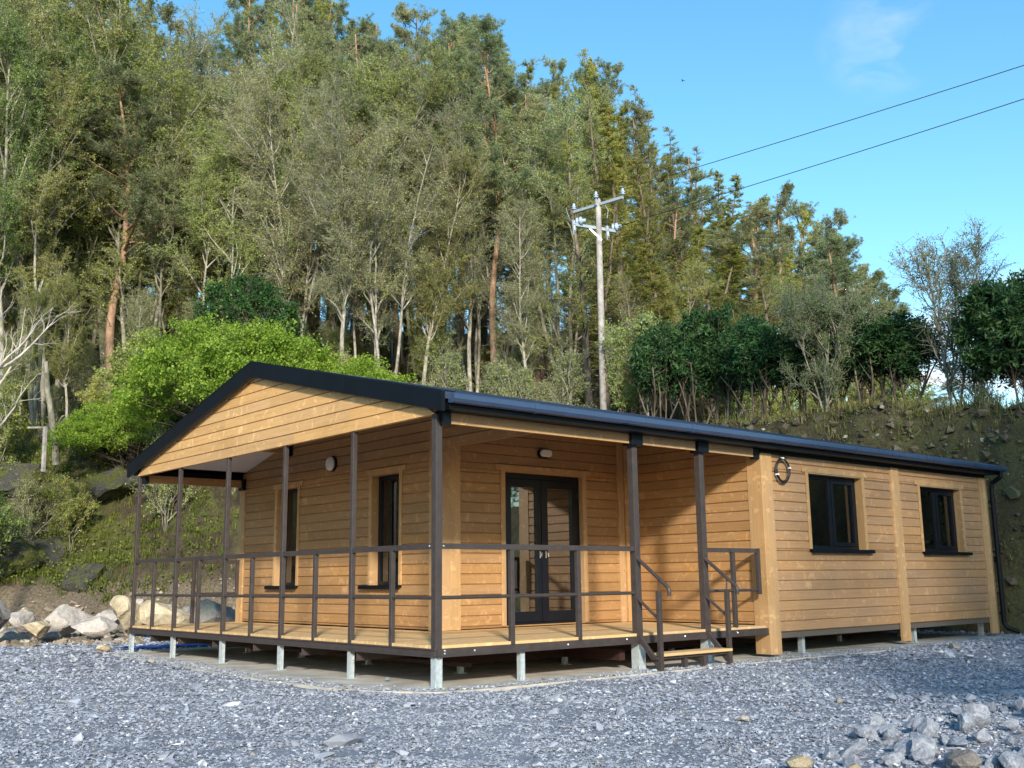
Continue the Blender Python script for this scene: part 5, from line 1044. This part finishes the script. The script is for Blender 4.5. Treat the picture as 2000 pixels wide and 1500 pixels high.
def groundcover(name, pts, per, rad, h, lsize, mat, label, seed):
    p = Plant(seed); r = p.r; n = len(pts) * per; k = np.repeat(pts, per, 0); s = np.repeat(r.uniform(.4, 1.3, len(pts)), per); P = k + np.stack([r.normal(0, rad, n) * s, r.normal(0, rad, n) * s, np.abs(r.normal(0, h, n)) * s], 1); o = link_obj(name, p.leaves_mesh(name, P, lsize, None, .6, .1), MAT[mat]); tag(o, label, 'undergrowth', kind='stuff')
groundcover('slope_undergrowth', sow(2600, -250, 620, 0.8, 12, 6), 42, .28, .20, .08, 'fern', 'ferns, brambles and ground ivy on the mossy slope', 101)
groundcover('forest_undergrowth', sow(3600, -250, 1850, 8, 30, 7), 34, .42, .45, .085, 'fern', 'low undergrowth on the floor of the wood', 102)
groundcover('bank_undergrowth', sow(1300, 1300, 2300, 0.1, 2.6, 8), 30, .16, .12, .06, 'fern', 'small weeds rooted in the cut bank', 103)
# pebbles set in the cut bank
r = np.random.default_rng(9); P = sow(9000, 1250, 2200, 0.15, 2.6, 10); n = len(P); v, f, t_ = stones(r, P + [0, 0, .02], .016 * (4.5) ** (r.uniform(0, 1, n) ** 4), ico(), (.5, .9)); pb = link_obj('pebbles', np_mesh('pebbles', v, [f], False, t_ * .7 + .3), slate_mat('bank_pebbles', [(0, (.10, .085, .065)), (.5, (.20, .17, .13)), (1, (.46, .43, .37))], 0.2)); tag(pb, 'pale pebbles and stones stuck in the dark earth of the cut bank', 'stones', kind='stuff')
# clods and lumps that roughen the cut face
P = sow(26000, 1250, 2250, 0.05, 2.1, 21); n = len(P); v, f, t_ = stones(r, P, .035 * (4.5) ** (r.uniform(0, 1, n) ** 2), ico(), (.5, .9), tilt=.8); cl = link_obj('soil_clods', np_mesh('soil_clods', v, [f], False, t_), slate_mat('earth_clods', [(0, (.030, .022, .012)), (.35, (.085, .062, .034)), (.6, (.08, .09, .028)), (.85, (.11, .085, .05)), (1, (.16, .135, .09))], 0.0)); tag(cl, 'crumbling dark earth and moss on the face of the cut bank', 'earth', kind='stuff')
tufts('overhanging_turf', sow(9000, 1250, 2300, 1.35, 2.1, 22), 9, .30, .012, 'grass', 'ragged turf hanging over the top edge of the cut bank', 'grass', bend=1.9)
# broken stone at the foot of the slope behind the porch
P = np.concatenate([sow(8000, 270, 640, -0.9, 0.9, 11), sow(16000, -250, 300, -5.5, 0.3, 12)]); P[:, 2] = np.maximum(P[:, 2], ground_z(P[:, 0], P[:, 1])); n = len(P); v, f, t_ = stones(r, P + [0, 0, .02], .03 * (4) ** (r.uniform(0, 1, n) ** 2), ico(), (.4, .8)); pb = link_obj('rubble', np_mesh('rubble', v, [f], False, t_), slate_mat('tan_rubble', [(0, (.10, .075, .05)), (.4, (.20, .155, .105)), (.8, (.31, .25, .18)), (1, (.44, .38, .30))], 0.1)); tag(pb, 'loose tan rubble at the foot of the slope behind the porch', 'rubble', kind='stuff')

# ------------------------------------------------------------------ rocks
def at_ground(u, v, z=-0.45):
    d = CF + CR * ((u - 1000) / 2035.77) + CU * ((750 - v) / 2035.77); t = (z - CP.z) / d.z; return CP.x + d.x * t, CP.y + d.y * t
big = [(0, 22.6, 1203, 1.55, 1.1, 1.15, .3, 'rock_dark', 'big dark grey boulder at the left edge of the yard'), (101, 22.6, 1224, .66, .5, .52, .1, 'rock_tan', 'blocky yellow-tan boulder beside the big dark one'), (150, 24.2, 1196, 1.25, .8, .66, .5, 'rock_pale', 'broad pale pinkish boulder behind the yellow-tan block'), (198, 23.2, 1222, 1.25, .8, .48, -.2, 'rock_pale', 'low flat pale boulder left of the porch corner'), (268, 23.8, 1198, .95, .8, .95, .2, 'rock_tan', 'tall tan boulder seen past the corner post of the porch'), (338, 24.0, 1203, 1.4, .9, .85, -.1, 'rock_tan', 'wide beige boulder behind the porch rail'), (425, 24.4, 1200, 1.4, 1.0, .9, .2, 'rock_dark', 'dark boulder behind the porch deck near the rear baluster'), (72, 25.2, 1178, 1.0, .7, .6, .8, 'rock_pale', 'pale boulder behind the big dark one'), (232, 25.0, 1184, .9, .6, .55, .4, 'rock_pale', 'pale boulder above the flat one left of the porch'), (300, 26.0, 1172, .9, .7, .5, 1.4, 'rock_pale', 'pale boulder behind the tall tan one'), (222, 18.9, 1264, .34, .28, .14, .4, 'rock_tan', 'small flat tan stone on the gravel beside the left corner post')]
for i, (u, D, v, a, b, c, rz, mt, lab) in enumerate(big):
    x, y = spot(u, D); rock(lab, x, y, max(gz(x, y) + c * .3, min(top_z(u, v, D), gz(x, y) + c * .62)), (a * .9, b * .9, c * 1.0), rz + bearing(u) - 1.57, 200 + i, mt, sub=4, rough=.07)
for i, (u, s_, a, b, c, lab) in enumerate(((20, 1.2, 2.4, 1.6, 1.6, 'mossy rock mound low on the slope at the left edge'), (105, 2.2, 2.0, 1.5, 1.5, 'mossy rock mound above the pale boulders'), (185, 1.4, 1.9, 1.4, 1.3, 'rounded mossy rock just above the rock line left of the porch'), (60, 4.0, 2.6, 1.8, 1.9, 'high mossy outcrop on the far left slope'), (240, 3.0, 2.2, 1.6, 1.6, 'mossy outcrop beside the low porch eave'), (150, 5.6, 2.4, 1.6, 1.7, 'upper mossy outcrop under the first birches'), (310, 3.6, 1.8, 1.4, 1.3, 'mossy rock seen under the low porch eave'), (-60, 2.6, 2.6, 1.8, 1.8, 'mossy outcrop cut by the left edge of the photo'))):
    x, y, D = spot_s(u, s_); rock(lab, x, y, hz(x, y) - c * .02, (a * .9, b, c * .9), i * 1.1, 260 + i, 'rock_moss', 'mossy rocks on the left slope', 'mossy_rock', 'mossy rock', sub=4, cuts=12, rough=.13)
protos = {}
def rock_copy(kind, seed, x, y, z, s, rz, label, group, cat='rock', tilt=(0, 0), form=None):
    k = (kind, seed)
    if k not in protos: protos[k] = rock_mesh('rock', 300 + seed, (1, .78, .62), 2, 10, MAT[kind], .06)
    o = link_obj('rock', protos[k]); o.location = (x, y, z); o.scale = (s, s * rr_.uniform(.8, 1.1), s * rr_.uniform(.75, 1.1)); o.rotation_euler = (tilt[0], tilt[1], rz)
    if form is not None: o.scale = {0: (s * 1.1, s * 1.0, s * .62), 1: (s, s * 1.05, s * 1.25), 2: (s * 1.2, s * .75, s * 1.1)}[form]
    tag(o, label, cat, group); return o
for i in range(88):
    u = rr_.uniform(-60, 470); s_ = rr_.uniform(-4.6, 0.2) if u < 260 else rr_.uniform(-2.6, 0.5); D = 24
    for _ in range(30):
        x, y = spot(u, D); d = float(toe_dist(np.array([x]), np.array([y]))[0])
        if abs(d - s_) < .12: break
        D += (s_ - d) * .6
    s = .16 + .55 * rr_.random() ** 1.8; rock_copy(['rock_pale', 'rock_tan', 'rock_dark'][i % 3], i % 6, x, y, max(gz(x, y), hz(x, y)) + s * .12, s, rr_.uniform(0, 6.28), f"small {['pale', 'tan', 'dark'][i % 3]} rock in the rock line {'far left of the porch' if u < 110 else 'just left of the porch' if u < 250 else 'seen through the porch rails'}", f"small {['pale', 'tan', 'dark'][i % 3]} rocks of the rock line", tilt=(rr_.uniform(-.3, .3), rr_.uniform(-.3, .3)))
# heap of broken slate at the lower right
heap = [(-1.25, -5.5), (-.55, -5.0), (.35, -4.85), (1.3, -5.0), (2.6, -5.3), (3.3, -6.4), (1.5, -7.6), (-.1, -6.9), (-.75, -6.0)]
def inside(poly, x, y):
    c = False; j = len(poly) - 1
    for i in range(len(poly)):
        if (poly[i][1] > y) != (poly[j][1] > y) and x < (poly[j][0] - poly[i][0]) * (y - poly[i][1]) / (poly[j][1] - poly[i][1]) + poly[i][0]: c = not c
        j = i
    return c
k = 0
while k < 195:
    x, y = rr_.uniform(-1.3, 3.0), rr_.uniform(-7.2, -4.8)
    if not inside(heap, x, y): continue
    s = .07 + .165 * rr_.random() ** 1.5; rock_copy('rock_slate', k % 9 + 10, x, y, gz(x, y) + s * rr_.uniform(.05, .36), s, rr_.uniform(0, 6.28), f"{'large' if s > .17 else 'middling' if s > .115 else 'small'} {'flat' if k % 3 == 0 else 'blocky' if k % 3 == 1 else 'pointed'} slate rock in the heap's {'near' if y < -6.4 else 'middle' if y < -5.5 else 'far'} {'left tip' if x < -.2 else 'left half' if x < .9 else 'right half' if x < 2 else 'right end'}", 'slate rocks in the heap', tilt=(rr_.uniform(-.5, .5), rr_.uniform(-.5, .5)), form=k % 3); k += 1
for u, v, s, lab in ((1563, 1492, .20, 'squared tan rock at the left tip of the slate heap'), (1668, 1500, .15, 'small tan rock at the bottom edge beside the squared one'), (1885, 1492, .24, 'large brown rock in the right part of the slate heap'), (1890, 1362, .10, 'brownish rock alone on the gravel above the heap')):
    x, y = at_ground(u, v, -.38); rock_copy('rock_tan_small' if v > 1480 and u < 1800 else 'rock_dark', 7, x, y, gz(x, y) + s * .35, s, .5 * s * 10, lab, None)
for i, (u, v, s, lab) in enumerate(((758, 1330, .085, 'pointed grey stone on the concrete in front of the deck leg'), (296, 1292, .16, 'flat white stone on the gravel at the left'), (1010, 1336, .09, 'small yellowish stone at the slab edge below the deck'), (1450, 1405, .13, 'pale stone lying alone on the gravel left of the heap'), (1640, 1330, .10, 'pale blue stone on the gravel below the left window'), (1765, 1318, .10, 'pale stone on the gravel below the second batten'), (862, 1338, .05, 'tiny stone beside the corner leg'), (1540, 1276, .10, 'grey stone beside the foot of the corner board'), (1858, 1262, .14, 'rounded grey stone against the slab below the right window'), (1890, 1258, .13, 'grey stone against the slab near its right end'))):
    x, y = at_ground(u, v, -.43); rock_copy('rock_tan_small' if i == 2 else ('rock_pale' if i in (1, 3) else 'rock_slate'), 20 + i, x, y, gz(x, y) + s * .2 + (.03 if i in (0, 6) else 0), s, i, lab, None, cat='stone')
for i, (u, D, s) in enumerate(((1095, 3.0, .36), (1135, 2.9, .50), (1148, 2.9, .32), (1275, 2.8, .32))):
    x, y, D = spot_s(u, D); rock_copy('rock_pale', 30 + i, x, y, hz(x, y) + s * .25, s, i, f"pale rock on the bank top seen over the roof edge, {ordw[i]} from the left", 'pale rocks on the bank top')

# ------------------------------------------------------------------ utility pole and wires
x, y = spot(1180, 31); zt = top_z(1174, 388, 31); zb2 = hz(x, y); PO = empty('utility_pole', (x, y, zb2)); tag(PO, 'weathered wooden utility pole with two steel crossarms standing above the cabin roof', 'utility pole'); hp = zt - zb2
mb = MB(); mb.tube([(-.02, 0, -.8), (0, 0, hp * .5), (0.01, 0, hp - .05), (0.01, 0, hp)], [.115, .10, .085, .06], 16); mb.build('pole', MAT['pole_wood'], PO, smooth=True)
def loc(u, v, D): a, b = spot(u, D); return Vector((a - x, b - y, top_z(u, v, D) - zb2))
aL, aR = loc(1131, 413, 31.58), loc(1231, 386, 30.45); bL, bR = loc(1131, 438, 30.62), loc(1213, 452, 31.4); aR.z = aL.z = (aL.z + aR.z) / 2; bL.z = bR.z = (bL.z + bR.z) / 2
mb = MB(); mb.bar(aL, aR, .09, .09); mb.build('crossarm', MAT['pole_steel'], PO, bevel=.006)
mb = MB(); mb.bar(bL, bR, .10, .10); mb.build('crossarm', MAT['pole_steel'], PO, bevel=.006)
mb = MB(); mb.bar(bL.lerp(bR, .33), Vector((.02, -.10, bL.z - .42)), .03, .05); mb.bar(Vector((-.13, -.05, aL.z - .05)), Vector((-.13, -.05, hp - .05)), .05, .05); mb.build('brace', MAT['pole_steel'], PO)
def insulator(p, s=1.0):
    mb = MB(); mb.lathe(p + Vector((0, 0, .03)), (0, 0, 1), [(.02 * s, 0), (.02 * s, .06 * s), (.085 * s, .065 * s), (.09 * s, .09 * s), (.05 * s, .11 * s), (.045 * s, .13 * s), (.085 * s, .135 * s), (.08 * s, .165 * s), (.045 * s, .19 * s), (.04 * s, .22 * s), (.055 * s, .24 * s), (.03 * s, .27 * s)], 14); mb.build('insulator', MAT['glass_insulator'], PO, smooth=True)
for p in (aL, aR, Vector((-.13, -.05, hp - .10))): insulator(p, .95)
for p, q_ in ((bL.lerp(bR, .12), -1), (bR, 1)):
    mb = MB(); d = Vector((math.sin(.4), -math.cos(.4), .05)); c0_ = p + Vector((0, 0, .13)) + d * .06
    mb.lathe(c0_, d, [(.03, -.2), (.03, -.14), (.125, -.13), (.135, -.09), (.06, -.07), (.06, -.03), (.135, -.02), (.135, .03), (.06, .05), (.05, .16)], 18); mb.build('strain_insulator', MAT['glass_insulator'], PO, smooth=True)
for p in (bL - Vector((0.03, 0, 0)), bL.lerp(bR, .80)):
    mb = MB(); mb.lathe(p + Vector((0, 0, .14)), (.1, 0, -1), [(.035, 0), (.06, .03), (.05, .1), (.07, .14), (.05, .18), (.05, .30), (.07, .34), (.03, .40)], 12); mb.bar(p + Vector((-.1, -.05, .1)), p + Vector((-.05, -.05, -.35)), .025, .03); mb.build('cutout_fuse', MAT['pole_steel'], PO)
mb = MB()
def hang(a, b, sag, n=8): return [a.lerp(b, i / n) + Vector((0, 0, -sag * math.sin(math.pi * i / n))) for i in range(n + 1)]
mb.tube(hang(bL + Vector((-.02, 0, .13)), aL + Vector((-.25, .1, .10)), .16), .011, 6); mb.tube([aL.lerp(aR, .62), aL.lerp(aR, .68) + Vector((.05, 0, -.25)), aL.lerp(aR, .66) + Vector((.03, 0, -.5)), bL.lerp(bR, .80) + Vector((0, 0, .16))], .012, 6); mb.build('jumper_cable', MAT['pole_steel'], PO)
base_ = Vector((x, y, zb2))
for i, (p, u, v, D, lab) in enumerate(((aR, 2000, 135, 25.3, 'upper overhead wire running from the pole to the right edge'), (bR + Vector((0, -.15, .13)), 2000, 201, 25.4, 'lower overhead wire running from the pole to the right edge'))):
    a = base_ + p + Vector((0, 0, .25 if i == 0 else 0)); bx, by = spot(u, D); b = Vector((bx, by, top_z(u, v, D))); d = b - a; e = a + d * 3.4; mb = MB(); mb.tube([a + (e - a) * (k / 24) + Vector((0, 0, -.5 * math.sin(math.pi * k / 24) + .5 * math.sin(math.pi / 3.4) * (k / 24) * 3.4 * (1 if k / 24 * 3.4 < 1 else 1))) for k in range(25)], .011, 5); w_ = mb.build('overhead_wire', MAT['wire']); tag(w_, lab, 'wire')
# a bird far off in the sky
bx, by = spot(1364, 70); bz = top_z(1364, 155, 70); mb = MB(); mb.tube([(0, -.14, 0), (0, -.08, .01), (0, .04, .01), (0, .13, 0), (0, .22, 0)], [.01, .04, .045, .025, .012], 8); mb.add([(0, -.06, .02), (0, .06, .02), (.16, .03, .10), (.33, -.06, .05), (.16, -.07, .09)], [(0, 1, 2, 4), (4, 2, 3)]); mb.add([(0, -.06, .02), (0, .06, .02), (-.16, .03, .10), (-.33, -.06, .05), (-.16, -.07, .09)], [(4, 2, 1, 0), (3, 2, 4)]); bd = mb.build('bird', MAT['cable']); bd.location = (bx, by, bz); bd.scale = (.7, .7, .7); tag(bd, 'small dark bird flying high in the blue sky', 'bird')

# ------------------------------------------------------------------ trees on the other side of the yard, whose shade falls on the right-hand end
def sunward(a, t): return .825 * a + .565 * t, -.565 * a + .825 * t
for i, (a, t, p_, w, h) in enumerate(((6.4, -17, LAR[0], .9, .95), (8.0, -19, LAR[2], 1.1, 1.0), (9.6, -17.5, LAR[0], 1.0, 1.0), (11.2, -19, LAR[1], 1.1, 1.0), (13.0, -18, LAR[0], 1.1, 1.0), (15.0, -18, LAR[1], 1.2, 1.05), (8.8, -22, BIR[0], 1.3, 1.25), (12.0, -22, BIR[2], 1.3, 1.25))):
    x, y = sunward(a, t); place(p_, x, y, w, i * 1.7, f"tree across the yard from the cabin, {ordw[i]} of eight", 'trees across the yard', z=-.6, sz=h, cat='tree')
for i, (a, t, h) in enumerate(((5.1, -17.4, .50), (6.3, -17.0, .6), (8.0, -16.6, .62), (9.8, -16.6, .62))):
    x, y = sunward(a, t); place(ALD[i % 2], x, y, .8, i * 1.7, f"low grey tree across the yard, {ordw[i]} of four", 'low trees across the yard', z=-.6, sz=h, cat='tree')
for i in range(18):
    a = math.radians(118 + i * 13.2); x, y = CP.x + 47 * math.cos(a), CP.y + 47 * math.sin(a); place((PIN + LAR)[i % 6], x, y, .95, i * 1.1, f"conifer of the belt beyond the yard, {'first second third fourth fifth sixth seventh eighth ninth tenth eleventh twelfth thirteenth fourteenth fifteenth sixteenth seventeenth eighteenth'.split()[i]} of eighteen", 'conifers beyond the yard', sz=.62, z=-.6, cat='conifer')
# the kinds that ended up unused are not left at the origin
for o in list(bpy.data.objects):
    if o.parent is None and o.type == 'EMPTY' and 'category' not in o:
        for ch in list(o.children): bpy.data.objects.remove(ch)
        bpy.data.objects.remove(o)
